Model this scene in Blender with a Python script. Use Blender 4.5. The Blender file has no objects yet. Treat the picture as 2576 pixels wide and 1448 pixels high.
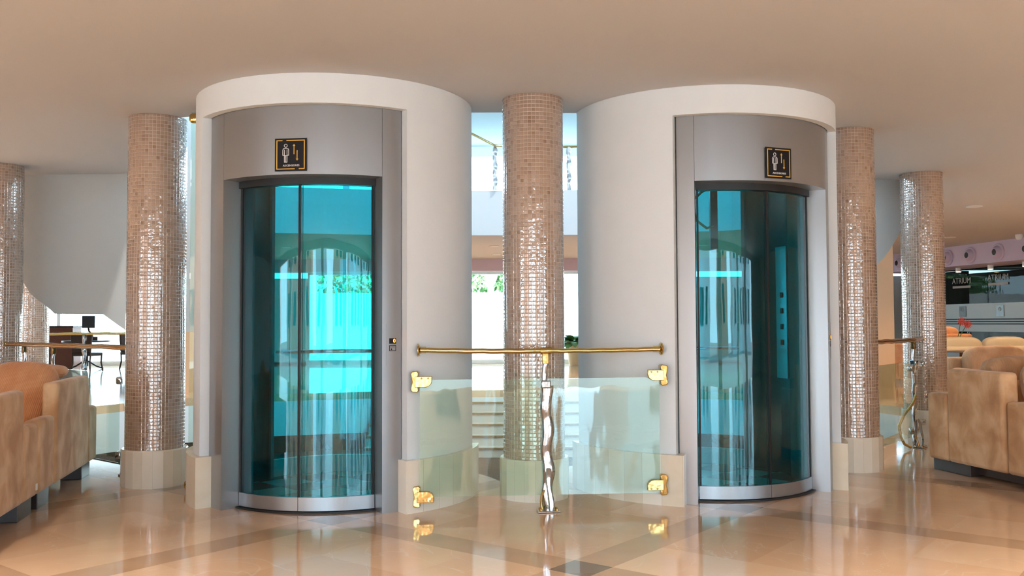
import bpy, bmesh, math, random
from math import sin, cos, pi, radians as rad
from mathutils import Vector, Matrix, Euler

SC = bpy.context.scene
COL = SC.collection
random.seed(4)

# ------------------------------------------------------------------ camera, world, exposure
EYE = 1.176
cam_d = bpy.data.cameras.new('camera')
cam = bpy.data.objects.new('camera', cam_d)
COL.objects.link(cam)
cam_d.sensor_width = 36.0
cam_d.lens = 2300.0 * 36.0 / 2576.0
cam_d.clip_start = 0.05
cam_d.clip_end = 400
cam.location = (0, 0, EYE)
cam.rotation_euler = (Matrix.Rotation(pi / 2 + 0.0383, 3, 'X') @ Matrix.Rotation(-0.0043, 3, 'Z')).to_euler()
SC.camera = cam
SC.view_settings.view_transform = 'Standard'
SC.view_settings.look = 'None'
SC.view_settings.gamma = 1.0
SC.view_settings.use_curve_mapping = False
SC.view_settings.exposure = 1.56
SC.cycles.use_denoising = True
SC.cycles.max_bounces = 9
SC.cycles.diffuse_bounces = 4
SC.cycles.glossy_bounces = 5
SC.cycles.transparent_max_bounces = 24
SC.cycles.transmission_bounces = 6
SC.cycles.caustics_reflective = False
SC.cycles.caustics_refractive = False
SC.cycles.sample_clamp_indirect = 6.0

world = bpy.data.worlds.new('sky')
SC.world = world
world.use_nodes = True
wb = world.node_tree.nodes['Background']
wb.inputs['Color'].default_value = (0.58, 0.82, 1.0, 1)
wb.inputs['Strength'].default_value = 4.6

sun_d = bpy.data.lights.new('sun', 'SUN')
sun_d.energy = 9.0
sun_d.angle = rad(3)
sun_d.color = (1.0, 0.95, 0.86)
sun = bpy.data.objects.new('sun', sun_d)
COL.objects.link(sun)
sun.rotation_euler = Vector((-0.45, 0.40, -0.80)).to_track_quat('-Z', 'Y').to_euler()

def portal(name, loc, rot, sx, sy):
    d = bpy.data.lights.new(name, 'AREA')
    d.shape = 'RECTANGLE'; d.size = sx; d.size_y = sy
    d.cycles.is_portal = True
    o = bpy.data.objects.new(name, d); COL.objects.link(o)
    o.location = loc; o.rotation_euler = rot
portal('window_portal', (-1, -4.9, 1.3), (pi / 2, 0, 0), 24, 2.5)
portal('skylight_portal', (-0.6, 11.2, 5.6), (0, 0, 0), 12.5, 9.8)
portal('far_window_portal', (-1, 26.7, 1.3), (-pi / 2, 0, 0), 28, 2.4)

# ------------------------------------------------------------------ materials
def nmat(name):
    m = bpy.data.materials.new(name); m.use_nodes = True
    nt = m.node_tree
    return m, nt, nt.nodes, nt.links, nt.nodes['Principled BSDF']

def plain(name, col, rough=0.5, metal=0.0, spec=0.5, noise=0.0, nscale=8.0, bump=0.0, bscale=60.0, coat=0.0, emit=None, es=0.0):
    m, nt, N, L, p = nmat(name)
    p.inputs['Base Color'].default_value = (*col, 1)
    p.inputs['Roughness'].default_value = rough
    p.inputs['Metallic'].default_value = metal
    p.inputs['Specular IOR Level'].default_value = spec
    p.inputs['Coat Weight'].default_value = coat
    p.inputs['Coat Roughness'].default_value = 0.04
    tc = N.new('ShaderNodeTexCoord')
    nz = N.new('ShaderNodeTexNoise'); nz.inputs['Scale'].default_value = nscale; nz.inputs['Detail'].default_value = 4
    L.new(tc.outputs['Object'], nz.inputs['Vector'])
    mr = N.new('ShaderNodeMapRange'); mr.inputs[3].default_value = 1 - noise; mr.inputs[4].default_value = 1 + noise
    L.new(nz.outputs['Fac'], mr.inputs[0])
    mx = N.new('ShaderNodeMix'); mx.data_type = 'RGBA'; mx.blend_type = 'MULTIPLY'; mx.inputs[0].default_value = 1
    mx.inputs[6].default_value = (*col, 1)
    L.new(mr.outputs[0], mx.inputs[7]); L.new(mx.outputs[2], p.inputs['Base Color'])
    if bump:
        n2 = N.new('ShaderNodeTexNoise'); n2.inputs['Scale'].default_value = bscale
        L.new(tc.outputs['Object'], n2.inputs['Vector'])
        b = N.new('ShaderNodeBump'); b.inputs['Strength'].default_value = bump; b.inputs['Distance'].default_value = 0.01
        L.new(n2.outputs['Fac'], b.inputs['Height']); L.new(b.outputs['Normal'], p.inputs['Normal'])
    if emit:
        p.inputs['Emission Color'].default_value = (*emit, 1); p.inputs['Emission Strength'].default_value = es
    return m

def math_(N, L, op, a, b=None, c=None):
    n = N.new('ShaderNodeMath'); n.operation = op
    for i, v in enumerate((a, b, c)):
        if v is None: continue
        if isinstance(v, (int, float)): n.inputs[i].default_value = v
        else: L.new(v, n.inputs[i])
    return n.outputs[0]

def ramp(N, L, fac, stops):
    r = N.new('ShaderNodeValToRGB')
    e = r.color_ramp.elements
    e[0].position, e[0].color = stops[0][0], (*stops[0][1], 1)
    e[1].position, e[1].color = stops[-1][0], (*stops[-1][1], 1)
    for pos, c in stops[1:-1]:
        k = e.new(pos); k.color = (*c, 1)
    L.new(fac, r.inputs[0])
    return r.outputs[0]

def mixc(N, L, fac, a, b):
    n = N.new('ShaderNodeMix'); n.data_type = 'RGBA'
    for i, v in ((0, fac), (6, a), (7, b)):
        if isinstance(v, (int, float)): n.inputs[i].default_value = v
        elif isinstance(v, tuple): n.inputs[i].default_value = (*v, 1)
        else: L.new(v, n.inputs[i])
    return n.outputs[2]

def mosaic_mat():
    m, nt, N, L, p = nmat('pearl_mosaic')
    tc = N.new('ShaderNodeTexCoord')
    sp = N.new('ShaderNodeSeparateXYZ'); L.new(tc.outputs['Object'], sp.inputs[0])
    ang = math_(N, L, 'ARCTAN2', sp.outputs[1], sp.outputs[0])
    u = math_(N, L, 'MULTIPLY', ang, 50 / (2 * pi))
    v = math_(N, L, 'DIVIDE', sp.outputs[2], 0.0264)
    fu = math_(N, L, 'FRACT', u); fv = math_(N, L, 'FRACT', v)
    iu = math_(N, L, 'FLOOR', u); iv = math_(N, L, 'FLOOR', v)
    cb = N.new('ShaderNodeCombineXYZ'); L.new(iu, cb.inputs[0]); L.new(iv, cb.inputs[1])
    wn = N.new('ShaderNodeTexWhiteNoise'); wn.noise_dimensions = '3D'; L.new(cb.outputs[0], wn.inputs['Vector'])
    ws = N.new('ShaderNodeSeparateColor'); L.new(wn.outputs['Color'], ws.inputs[0])
    tile = ramp(N, L, ws.outputs[0], [(0.0, (0.31, 0.19, 0.125)), (0.10, (0.37, 0.24, 0.17)), (0.45, (0.43, 0.295, 0.22)),
                                      (0.8, (0.45, 0.31, 0.235)), (1.0, (0.46, 0.34, 0.28))])
    au = math_(N, L, 'ABSOLUTE', math_(N, L, 'SUBTRACT', fu, 0.5)); av = math_(N, L, 'ABSOLUTE', math_(N, L, 'SUBTRACT', fv, 0.5))
    mxx = math_(N, L, 'MAXIMUM', au, av)
    grout = math_(N, L, 'GREATER_THAN', mxx, 0.44)
    colr = mixc(N, L, grout, tile, (0.47, 0.36, 0.275))
    L.new(colr, p.inputs['Base Color'])
    rg = N.new('ShaderNodeMapRange'); L.new(grout, rg.inputs[0]); rg.inputs[3].default_value = 0.06; rg.inputs[4].default_value = 0.45
    L.new(rg.outputs[0], p.inputs['Roughness'])
    p.inputs['Specular IOR Level'].default_value = 1.0
    p.inputs['Metallic'].default_value = 0.2
    p.inputs['Coat Weight'].default_value = 1.0; p.inputs['Coat Roughness'].default_value = 0.03; p.inputs['Coat IOR'].default_value = 1.75
    # every tile sits at its own slight tilt and has a rippled face
    tu = math_(N, L, 'MULTIPLY', math_(N, L, 'SUBTRACT', fu, 0.5), math_(N, L, 'SUBTRACT', ws.outputs[1], 0.5))
    tv = math_(N, L, 'MULTIPLY', math_(N, L, 'SUBTRACT', fv, 0.5), math_(N, L, 'SUBTRACT', ws.outputs[2], 0.5))
    nz = N.new('ShaderNodeTexNoise'); nz.inputs['Scale'].default_value = 55; nz.inputs['Detail'].default_value = 1
    L.new(tc.outputs['Object'], nz.inputs['Vector'])
    h = math_(N, L, 'ADD', math_(N, L, 'MULTIPLY', math_(N, L, 'ADD', tu, tv), 0.5), math_(N, L, 'MULTIPLY', nz.outputs['Fac'], 0.55))
    edge = N.new('ShaderNodeMapRange'); L.new(mxx, edge.inputs[0]); edge.inputs[1].default_value = 0.36; edge.inputs[2].default_value = 0.48
    edge.inputs[3].default_value = 0; edge.inputs[4].default_value = -0.5
    h = math_(N, L, 'ADD', h, edge.outputs[0])
    b = N.new('ShaderNodeBump'); b.inputs['Strength'].default_value = 0.8; b.inputs['Distance'].default_value = 0.003
    L.new(h, b.inputs['Height']); L.new(b.outputs['Normal'], p.inputs['Normal']); L.new(b.outputs['Normal'], p.inputs['Coat Normal'])
    return m

def marble_facet_mat(name, seg):
    """cream marble cladding: vertical slabs round an axis, each a little different"""
    m, nt, N, L, p = nmat(name)
    tc = N.new('ShaderNodeTexCoord')
    sp = N.new('ShaderNodeSeparateXYZ'); L.new(tc.outputs['Object'], sp.inputs[0])
    ang = math_(N, L, 'ARCTAN2', sp.outputs[1], sp.outputs[0])
    u = math_(N, L, 'MULTIPLY', ang, seg / (2 * pi))
    iu = math_(N, L, 'FLOOR', u)
    wn = N.new('ShaderNodeTexWhiteNoise'); wn.noise_dimensions = '1D'; L.new(iu, wn.inputs['W'])
    nz = N.new('ShaderNodeTexNoise'); nz.inputs['Scale'].default_value = 5; nz.inputs['Detail'].default_value = 6; nz.inputs['Distortion'].default_value = 1.2
    L.new(tc.outputs['Object'], nz.inputs['Vector'])
    f = math_(N, L, 'ADD', math_(N, L, 'MULTIPLY', wn.outputs['Value'], 0.6), math_(N, L, 'MULTIPLY', nz.outputs['Fac'], 0.4))
    c = ramp(N, L, f, [(0.1, (0.74, 0.64, 0.49)), (0.5, (0.85, 0.77, 0.64)), (0.9, (0.91, 0.86, 0.77))])
    fu = math_(N, L, 'FRACT', u)
    j = math_(N, L, 'LESS_THAN', math_(N, L, 'ABSOLUTE', math_(N, L, 'SUBTRACT', fu, 0.0)), 0.014)
    c = mixc(N, L, j, c, (0.55, 0.44, 0.33))
    L.new(c, p.inputs['Base Color'])
    p.inputs['Roughness'].default_value = 0.22
    p.inputs['Specular IOR Level'].default_value = 0.45
    return m

def floor_mat():
    m, nt, N, L, p = nmat('polished_marble_floor')
    tc = N.new('ShaderNodeTexCoord')
    sp = N.new('ShaderNodeSeparateXYZ'); L.new(tc.outputs['Object'], sp.inputs[0])
    x, y = sp.outputs[0], sp.outputs[1]
    c, s = cos(rad(-38.4)), sin(rad(-38.4))
    u = math_(N, L, 'ADD', math_(N, L, 'MULTIPLY', x, c), math_(N, L, 'MULTIPLY', y, s))
    v = math_(N, L, 'ADD', math_(N, L, 'MULTIPLY', x, -s), math_(N, L, 'MULTIPLY', y, c))
    P = 1.79
    gu = math_(N, L, 'DIVIDE', math_(N, L, 'ADD', u, 2.50), P)
    gv = math_(N, L, 'DIVIDE', math_(N, L, 'SUBTRACT', v, 3.675), P)
    du = math_(N, L, 'PINGPONG', gu, 0.5); dv = math_(N, L, 'PINGPONG', gv, 0.5)
    bu = math_(N, L, 'LESS_THAN', du, 0.062); bv = math_(N, L, 'LESS_THAN', dv, 0.062)
    band = math_(N, L, 'MAXIMUM', bu, bv); node = math_(N, L, 'MULTIPLY', bu, bv)
    # slab tone, four slabs by four per panel
    tu = math_(N, L, 'FLOOR', math_(N, L, 'MULTIPLY', gu, 3)); tv = math_(N, L, 'FLOOR', math_(N, L, 'MULTIPLY', gv, 3))
    cb = N.new('ShaderNodeCombineXYZ'); L.new(tu, cb.inputs[0]); L.new(tv, cb.inputs[1])
    wn = N.new('ShaderNodeTexWhiteNoise'); wn.noise_dimensions = '2D'; L.new(cb.outputs[0], wn.inputs['Vector'])
    nz = N.new('ShaderNodeTexNoise'); nz.inputs['Scale'].default_value = 1.3; nz.inputs['Detail'].default_value = 6; nz.inputs['Distortion'].default_value = 1.5
    L.new(tc.outputs['Object'], nz.inputs['Vector'])
    f = math_(N, L, 'ADD', math_(N, L, 'MULTIPLY', wn.outputs['Value'], 0.45), math_(N, L, 'MULTIPLY', nz.outputs['Fac'], 0.55))
    base = ramp(N, L, f, [(0.15, (0.67, 0.43, 0.265)), (0.5, (0.77, 0.515, 0.335)), (0.85, (0.84, 0.61, 0.42))])
    vein = N.new('ShaderNodeTexNoise'); vein.inputs['Scale'].default_value = 0.9; vein.inputs['Detail'].default_value = 3; vein.inputs['Distortion'].default_value = 2.5
    L.new(tc.outputs['Object'], vein.inputs['Vector'])
    vl = math_(N, L, 'LESS_THAN', math_(N, L, 'ABSOLUTE', math_(N, L, 'SUBTRACT', vein.outputs['Fac'], 0.5)), 0.004)
    base = mixc(N, L, math_(N, L, 'MULTIPLY', vl, 0.35), base, (0.80, 0.68, 0.55))
    n3 = N.new('ShaderNodeTexNoise'); n3.inputs['Scale'].default_value = 2.5; L.new(tc.outputs['Object'], n3.inputs['Vector'])
    bandc = ramp(N, L, n3.outputs['Fac'], [(0.3, (0.50, 0.315, 0.195)), (0.7, (0.62, 0.41, 0.26))])
    col = mixc(N, L, band, base, bandc)
    col = mixc(N, L, node, col, (0.23, 0.145, 0.10))
    L.new(col, p.inputs['Base Color'])
    p.inputs['Roughness'].default_value = 0.08
    p.inputs['Specular IOR Level'].default_value = 0.55
    p.inputs['Coat Weight'].default_value = 0.35; p.inputs['Coat Roughness'].default_value = 0.02
    return m

def suede_mat(name, c0, c1, c2, stripes=0.0, sdir=0):
    m, nt, N, L, p = nmat(name)
    tc = N.new('ShaderNodeTexCoord')
    nz = N.new('ShaderNodeTexNoise'); nz.inputs['Scale'].default_value = 6.0; nz.inputs['Detail'].default_value = 6; nz.inputs['Distortion'].default_value = 0.35
    mp = N.new('ShaderNodeMapping'); mp.inputs['Scale'].default_value = (1, 1, 0.75)
    L.new(tc.outputs['Object'], mp.inputs[0]); L.new(mp.outputs[0], nz.inputs['Vector'])
    c = ramp(N, L, nz.outputs['Fac'], [(0.34, c0), (0.5, c1), (0.64, c2)])
    L.new(c, p.inputs['Base Color'])
    p.inputs['Roughness'].default_value = 0.9
    p.inputs['Specular IOR Level'].default_value = 0.15
    p.inputs['Sheen Weight'].default_value = 0.25
    p.inputs['Sheen Roughness'].default_value = 0.4
    if stripes:
        sp = N.new('ShaderNodeSeparateXYZ'); L.new(tc.outputs['Object'], sp.inputs[0])
        w = math_(N, L, 'SINE', math_(N, L, 'MULTIPLY', sp.outputs[sdir], 2 * pi / 0.011))
        n2 = N.new('ShaderNodeTexNoise'); n2.inputs['Scale'].default_value = 7; L.new(tc.outputs['Object'], n2.inputs['Vector'])
        hh = math_(N, L, 'ADD', math_(N, L, 'MULTIPLY', w, 0.25), math_(N, L, 'MULTIPLY', n2.outputs['Fac'], 4.0))
        b = N.new('ShaderNodeBump'); b.inputs['Strength'].default_value = stripes; b.inputs['Distance'].default_value = 0.006
        L.new(hh, b.inputs['Height']); L.new(b.outputs['Normal'], p.inputs['Normal'])
    return m

def glass_mat(name, tint, refl=1.0, ior=1.5, rough=0.0):
    """thin tinted pane: clear transmission through a coloured filter plus a Fresnel mirror reflection"""
    m, nt, N, L, p = nmat(name)
    N.remove(p)
    out = N['Material Output']
    tr = N.new('ShaderNodeBsdfTransparent'); tr.inputs[0].default_value = (*tint, 1)
    gl = N.new('ShaderNodeBsdfGlossy'); gl.inputs['Roughness'].default_value = rough
    gl.inputs['Color'].default_value = (1, 1, 1, 1)
    tc = N.new('ShaderNodeTexCoord')
    mp = N.new('ShaderNodeMapping'); mp.inputs['Scale'].default_value = (1, 1, 0.3); L.new(tc.outputs['Object'], mp.inputs[0])
    nz = N.new('ShaderNodeTexNoise'); nz.inputs['Scale'].default_value = 4; L.new(mp.outputs[0], nz.inputs['Vector'])
    b = N.new('ShaderNodeBump'); b.inputs['Strength'].default_value = 0.12; b.inputs['Distance'].default_value = 0.02
    L.new(nz.outputs['Fac'], b.inputs['Height']); L.new(b.outputs['Normal'], gl.inputs['Normal'])
    ge = N.new('ShaderNodeNewGeometry')
    dt = N.new('ShaderNodeVectorMath'); dt.operation = 'DOT_PRODUCT'
    L.new(ge.outputs['Incoming'], dt.inputs[0]); L.new(ge.outputs['Normal'], dt.inputs[1])
    one = math_(N, L, 'SUBTRACT', 1.0, math_(N, L, 'ABSOLUTE', dt.outputs['Value']))
    f0 = ((ior - 1) / (ior + 1)) ** 2
    sch = math_(N, L, 'ADD', f0, math_(N, L, 'MULTIPLY', math_(N, L, 'POWER', one, 5.0), 1 - f0))
    fac = math_(N, L, 'MULTIPLY', sch, refl)
    fac = math_(N, L, 'MINIMUM', fac, 1.0)
    mx = N.new('ShaderNodeMixShader'); L.new(fac, mx.inputs[0]); L.new(tr.outputs[0], mx.inputs[1]); L.new(gl.outputs[0], mx.inputs[2])
    L.new(mx.outputs[0], out.inputs['Surface'])
    return m

def granite_mat():
    m, nt, N, L, p = nmat('black_granite')
    tc = N.new('ShaderNodeTexCoord')
    vz = N.new('ShaderNodeTexVoronoi'); vz.inputs['Scale'].default_value = 60; L.new(tc.outputs['Object'], vz.inputs['Vector'])
    k = math_(N, L, 'LESS_THAN', vz.outputs['Distance'], 0.13)
    c = mixc(N, L, k, (0.035, 0.027, 0.022), (0.6, 0.58, 0.55))
    L.new(c, p.inputs['Base Color']); p.inputs['Roughness'].default_value = 0.5; p.inputs['Specular IOR Level'].default_value = 0.2
    return m

def steel_mat():
    m, nt, N, L, p = nmat('brushed_steel')
    tc = N.new('ShaderNodeTexCoord')
    mp = N.new('ShaderNodeMapping'); mp.inputs['Scale'].default_value = (140, 140, 2.0)
    nz = N.new('ShaderNodeTexNoise'); nz.inputs['Scale'].default_value = 1.0; nz.inputs['Detail'].default_value = 2
    L.new(tc.outputs['Object'], mp.inputs[0]); L.new(mp.outputs[0], nz.inputs['Vector'])
    r = N.new('ShaderNodeMapRange'); r.inputs[3].default_value = 0.28; r.inputs[4].default_value = 0.38
    L.new(nz.outputs['Fac'], r.inputs[0]); L.new(r.outputs[0], p.inputs['Roughness'])
    p.inputs['Base Color'].default_value = (0.35, 0.355, 0.365, 1)
    p.inputs['Metallic'].default_value = 0.72
    return m

def hammered(name, col, rough, sc, st):
    m, nt, N, L, p = nmat(name)
    p.inputs['Base Color'].default_value = (*col, 1); p.inputs['Metallic'].default_value = 1; p.inputs['Roughness'].default_value = rough
    tc = N.new('ShaderNodeTexCoord')
    nz = N.new('ShaderNodeTexNoise'); nz.inputs['Scale'].default_value = sc; nz.inputs['Detail'].default_value = 2
    L.new(tc.outputs['Object'], nz.inputs['Vector'])
    b = N.new('ShaderNodeBump'); b.inputs['Strength'].default_value = st; b.inputs['Distance'].default_value = 0.01
    L.new(nz.outputs['Fac'], b.inputs['Height']); L.new(b.outputs['Normal'], p.inputs['Normal'])
    return m

M = {}
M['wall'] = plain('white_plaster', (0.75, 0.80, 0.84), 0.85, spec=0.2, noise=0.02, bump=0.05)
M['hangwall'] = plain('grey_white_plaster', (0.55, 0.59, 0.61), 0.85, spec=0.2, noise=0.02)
M['galleryceil'] = plain('pale_green_plaster', (0.42, 0.52, 0.53), 0.9, spec=0.1)
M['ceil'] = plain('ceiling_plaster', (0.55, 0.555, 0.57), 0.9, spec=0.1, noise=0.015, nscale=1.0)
M['tanwall'] = plain('tan_wall_paint', (0.66, 0.46, 0.30), 0.8, spec=0.2, noise=0.02)
M['lilac'] = plain('lilac_paint', (0.55, 0.50, 0.68), 0.6, spec=0.3, noise=0.02)
M['mosaic'] = mosaic_mat()
M['colmarble'] = marble_facet_mat('cream_marble_slabs', 20)
M['basemarble'] = marble_facet_mat('cream_marble_skirting', 46)
M['floor'] = floor_mat()
M['suede'] = suede_mat('brown_suede', (0.52, 0.285, 0.14), (0.65, 0.39, 0.21), (0.77, 0.52, 0.31))
M['cord'] = suede_mat('ribbed_corduroy', (0.50, 0.28, 0.15), (0.58, 0.345, 0.19), (0.64, 0.395, 0.235), 0.7, 0)
M['orange'] = suede_mat('orange_corduroy', (0.66, 0.29, 0.13), (0.73, 0.345, 0.165), (0.78, 0.40, 0.20), 0.6, 0)
M['cream'] = plain('cream_leather', (0.50, 0.41, 0.28), 0.5, noise=0.08, bump=0.3, bscale=9)
M['darkwood'] = plain('dark_stained_wood', (0.035, 0.022, 0.018), 0.35, noise=0.2)
M['redwood'] = plain('reddish_wood', (0.16, 0.05, 0.03), 0.35, noise=0.2)
M['wicker'] = plain('dark_wicker', (0.07, 0.04, 0.03), 0.6, noise=0.3, nscale=30)
M['steel'] = steel_mat()
M['chrome'] = hammered('hammered_chrome', (0.50, 0.53, 0.57), 0.10, 14, 0.22)
M['brass'] = hammered('polished_brass', (0.62, 0.43, 0.16), 0.10, 14, 0.25)
M['bronze'] = hammered('aged_bronze', (0.42, 0.25, 0.10), 0.22, 14, 0.25)
M['teal'] = glass_mat('teal_tinted_glass', (0.20, 0.79, 0.83), refl=0.9)
M['tealback'] = glass_mat('teal_cabin_glass', (0.34, 0.84, 0.88), refl=0.8)
M['clear'] = glass_mat('clear_green_glass', (0.84, 0.93, 0.89), refl=1.2)
M['window'] = glass_mat('window_glass', (0.95, 0.98, 0.97), refl=0.6)
M['skyglass'] = glass_mat('tinted_skylight_glass', (0.30, 0.30, 0.30), refl=1.0)
M['smoked'] = glass_mat('smoked_glass', (0.30, 0.33, 0.31), refl=0.28)
M['frost'] = plain('frosted_film', (0.33, 0.38, 0.38), 0.4)
M['black'] = plain('black_enamel', (0.012, 0.011, 0.014), 0.5, spec=0.2)
M['rubber'] = plain('black_rubber', (0.01, 0.012, 0.013), 0.5)
M['cabdark'] = plain('dark_cabin_panel', (0.055, 0.062, 0.064), 0.28, metal=0.3, noise=0.1)
M['white'] = plain('white_print', (0.85, 0.85, 0.85), 0.5)
M['gold'] = plain('gold_print', (0.80, 0.47, 0.07), 0.4)
M['granite'] = granite_mat()
M['lightstone'] = plain('pale_stone', (0.78, 0.76, 0.72), 0.25, noise=0.05)
M['stairstone'] = plain('grey_stone_steps', (0.50, 0.48, 0.45), 0.5, noise=0.06)
M['leaf'] = plain('leaf_green', (0.07, 0.20, 0.04), 0.5, noise=0.35, nscale=6)
M['hedge'] = plain('hedge_green', (0.10, 0.22, 0.06), 0.6, noise=0.5, nscale=5)
M['bark'] = plain('bark', (0.12, 0.08, 0.05), 0.8)
M['pot'] = plain('glazed_pot', (0.62, 0.48, 0.30), 0.3, noise=0.05)
M['red'] = plain('red_petal', (0.75, 0.06, 0.02), 0.5, noise=0.1)
M['screen'] = plain('dark_screen', (0.02, 0.022, 0.025), 0.2)
M['led'] = plain('orange_led', (1.0, 0.12, 0.01), 0.4, emit=(1.0, 0.16, 0.02), es=3.0)
M['lamp'] = plain('lamp_glow', (1, 0.85, 0.6), 0.4, emit=(1.0, 0.80, 0.5), es=10.0)
M['outground'] = plain('outdoor_paving', (0.25, 0.25, 0.25), 0.9, noise=0.05)
M['facade'] = plain('orange_render', (0.62, 0.32, 0.20), 0.9, noise=0.05)
M['outwhite'] = plain('outdoor_white_wall', (0.62, 0.63, 0.64), 0.9, noise=0.04)
M['hose'] = plain('green_cable', (0.25, 0.42, 0.10), 0.5)
M['signblue'] = plain('blue_sign', (0.03, 0.07, 0.45), 0.4)
M['signred'] = plain('red_sign', (0.6, 0.03, 0.03), 0.4)

# ------------------------------------------------------------------ mesh building
class MB:
    def __init__(s): s.v = []; s.f = []
    def add(s, vs, fs):
        o = len(s.v); s.v += [tuple(p) for p in vs]; s.f += [tuple(i + o for i in f) for f in fs]; return s
    def box(s, a, b):
        x0, y0, z0 = a; x1, y1, z1 = b
        return s.add([(x0, y0, z0), (x1, y0, z0), (x1, y1, z0), (x0, y1, z0), (x0, y0, z1), (x1, y0, z1), (x1, y1, z1), (x0, y1, z1)],
                     [(0, 3, 2, 1), (4, 5, 6, 7), (0, 1, 5, 4), (1, 2, 6, 5), (2, 3, 7, 6), (3, 0, 4, 7)])
    def arc(s, r0, r1, a0, a1, z0, z1, n=None):
        """solid ring sector about the local z axis; angles in degrees"""
        n = n or max(2, int(abs(a1 - a0) / 2.5) + 1)
        vs = []; fs = []
        for i in range(n + 1):
            a = rad(a0 + (a1 - a0) * i / n); c, q = cos(a), sin(a)
            vs += [(r0 * c, r0 * q, z0), (r1 * c, r1 * q, z0), (r1 * c, r1 * q, z1), (r0 * c, r0 * q, z1)]
        for i in range(n):
            k = 4 * i
            for j in range(4):
                fs.append((k + j, k + 4 + j, k + 4 + (j + 1) % 4, k + (j + 1) % 4))
        fs += [(0, 1, 2, 3), (4 * n + 3, 4 * n + 2, 4 * n + 1, 4 * n)]
        return s.add(vs, fs)
    def lathe(s, prof, n=32, c=(0, 0, 0)):
        vs = []; fs = []
        m = len(prof)
        for i in range(n):
            a = 2 * pi * i / n
            for r, z in prof: vs.append((c[0] + r * cos(a), c[1] + r * sin(a), c[2] + z))
        for i in range(n):
            for j in range(m - 1):
                a, b = i * m + j, ((i + 1) % n) * m + j
                fs.append((a, b, b + 1, a + 1))
        fs.append(tuple(i * m for i in range(n))[::-1]); fs.append(tuple(i * m + m - 1 for i in range(n)))
        return s.add(vs, fs)
    def tube(s, pts, r, n=12, flat=(1, 1)):
        pts = [Vector(p) for p in pts]
        rs = r if isinstance(r, (list, tuple)) else [r] * len(pts)
        vs = []; fs = []
        up = None
        for i, p in enumerate(pts):
            d = (pts[min(i + 1, len(pts) - 1)] - pts[max(i - 1, 0)]).normalized()
            if up is None: up = Vector((0, 0, 1)) if abs(d.z) < 0.9 else Vector((0, 1, 0))
            a = d.cross(up).normalized(); b = a.cross(d).normalized(); up = b
            for k in range(n):
                t = 2 * pi * k / n
                vs.append(p + a * (rs[i] * flat[0] * cos(t)) + b * (rs[i] * flat[1] * sin(t)))
        for i in range(len(pts) - 1):
            for k in range(n):
                q = i * n
                fs.append((q + k, q + (k + 1) % n, q + n + (k + 1) % n, q + n + k))
        fs.append(tuple(range(n))[::-1]); fs.append(tuple(range((len(pts) - 1) * n, len(pts) * n)))
        return s.add(vs, fs)
    def prism(s, poly, a, b, ax=2):
        """2-D polygon extruded from a to b along axis ax"""
        n = len(poly); vs = []
        for t in (a, b):
            for p, q in poly:
                vs.append({0: (t, p, q), 1: (p, t, q), 2: (p, q, t)}[ax])
        fs = [tuple(range(n))[::-1], tuple(range(n, 2 * n))] + [(i, (i + 1) % n, n + (i + 1) % n, n + i) for i in range(n)]
        return s.add(vs, fs)
    def cushion(s, c, h, p=4.0, n=18, sag=0.0):
        """soft block: superellipsoid of half sizes h"""
        vs = []; fs = []
        def sg(t, e): return math.copysign(abs(t) ** e, t)
        e = 2.0 / p
        for i in range(n + 1):
            ph = -pi / 2 + pi * i / n
            for k in range(2 * n):
                th = 2 * pi * k / (2 * n)
                x = h[0] * sg(cos(ph), e) * sg(cos(th), e); y = h[1] * sg(cos(ph), e) * sg(sin(th), e); z = h[2] * sg(sin(ph), e)
                z += sag * (1 - (x / h[0]) ** 2) * (z / h[2])
                vs.append((c[0] + x, c[1] + y, c[2] + z))
        w = 2 * n
        for i in range(n):
            for k in range(w):
                fs.append((i * w + k, i * w + (k + 1) % w, (i + 1) * w + (k + 1) % w, (i + 1) * w + k))
        return s.add(vs, fs)
    def xf(s, mat):
        s.v = [tuple(mat @ Vector(p)) for p in s.v]; return s

def link(name, mb, mat, parent=None, smooth=35, bevel=0, seg=2):
    me = bpy.data.meshes.new(name)
    me.from_pydata(mb.v, [], mb.f)
    bm = bmesh.new(); bm.from_mesh(me)
    bmesh.ops.remove_doubles(bm, verts=bm.verts, dist=1e-5)
    bmesh.ops.recalc_face_normals(bm, faces=bm.faces)
    bm.to_mesh(me); bm.free()
    me.materials.append(mat)
    if smooth:
        me.shade_smooth(); me.set_sharp_from_angle(angle=rad(smooth))
    o = bpy.data.objects.new(name, me); COL.objects.link(o)
    if parent: o.parent = parent
    if bevel:
        b = o.modifiers.new('bevel', 'BEVEL'); b.width = bevel; b.segments = seg; b.limit_method = 'ANGLE'; b.angle_limit = rad(40)
    return o

def tag(o, label, cat, group=None):
    o['label'] = label; o['category'] = cat
    if group: o['group'] = group
    return o
def thing(name, label, cat, loc=(0, 0, 0), rz=0, group=None):
    o = bpy.data.objects.new(name, None); COL.objects.link(o)
    o.location = loc; o.rotation_euler = (0, 0, rz); o.empty_display_size = 0.1
    return tag(o, label, cat, group)
def struct(name, mb, mat, loc=(0, 0, 0), **k):
    o = link(name, mb, mat, **k); o.location = loc; o['kind'] = 'structure'
    return o
def copy_tree(o, parent=None):
    c = o.copy(); COL.objects.link(c)
    if parent: c.parent = parent
    for ch in list(o.children): copy_tree(ch, c)
    return c

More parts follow.
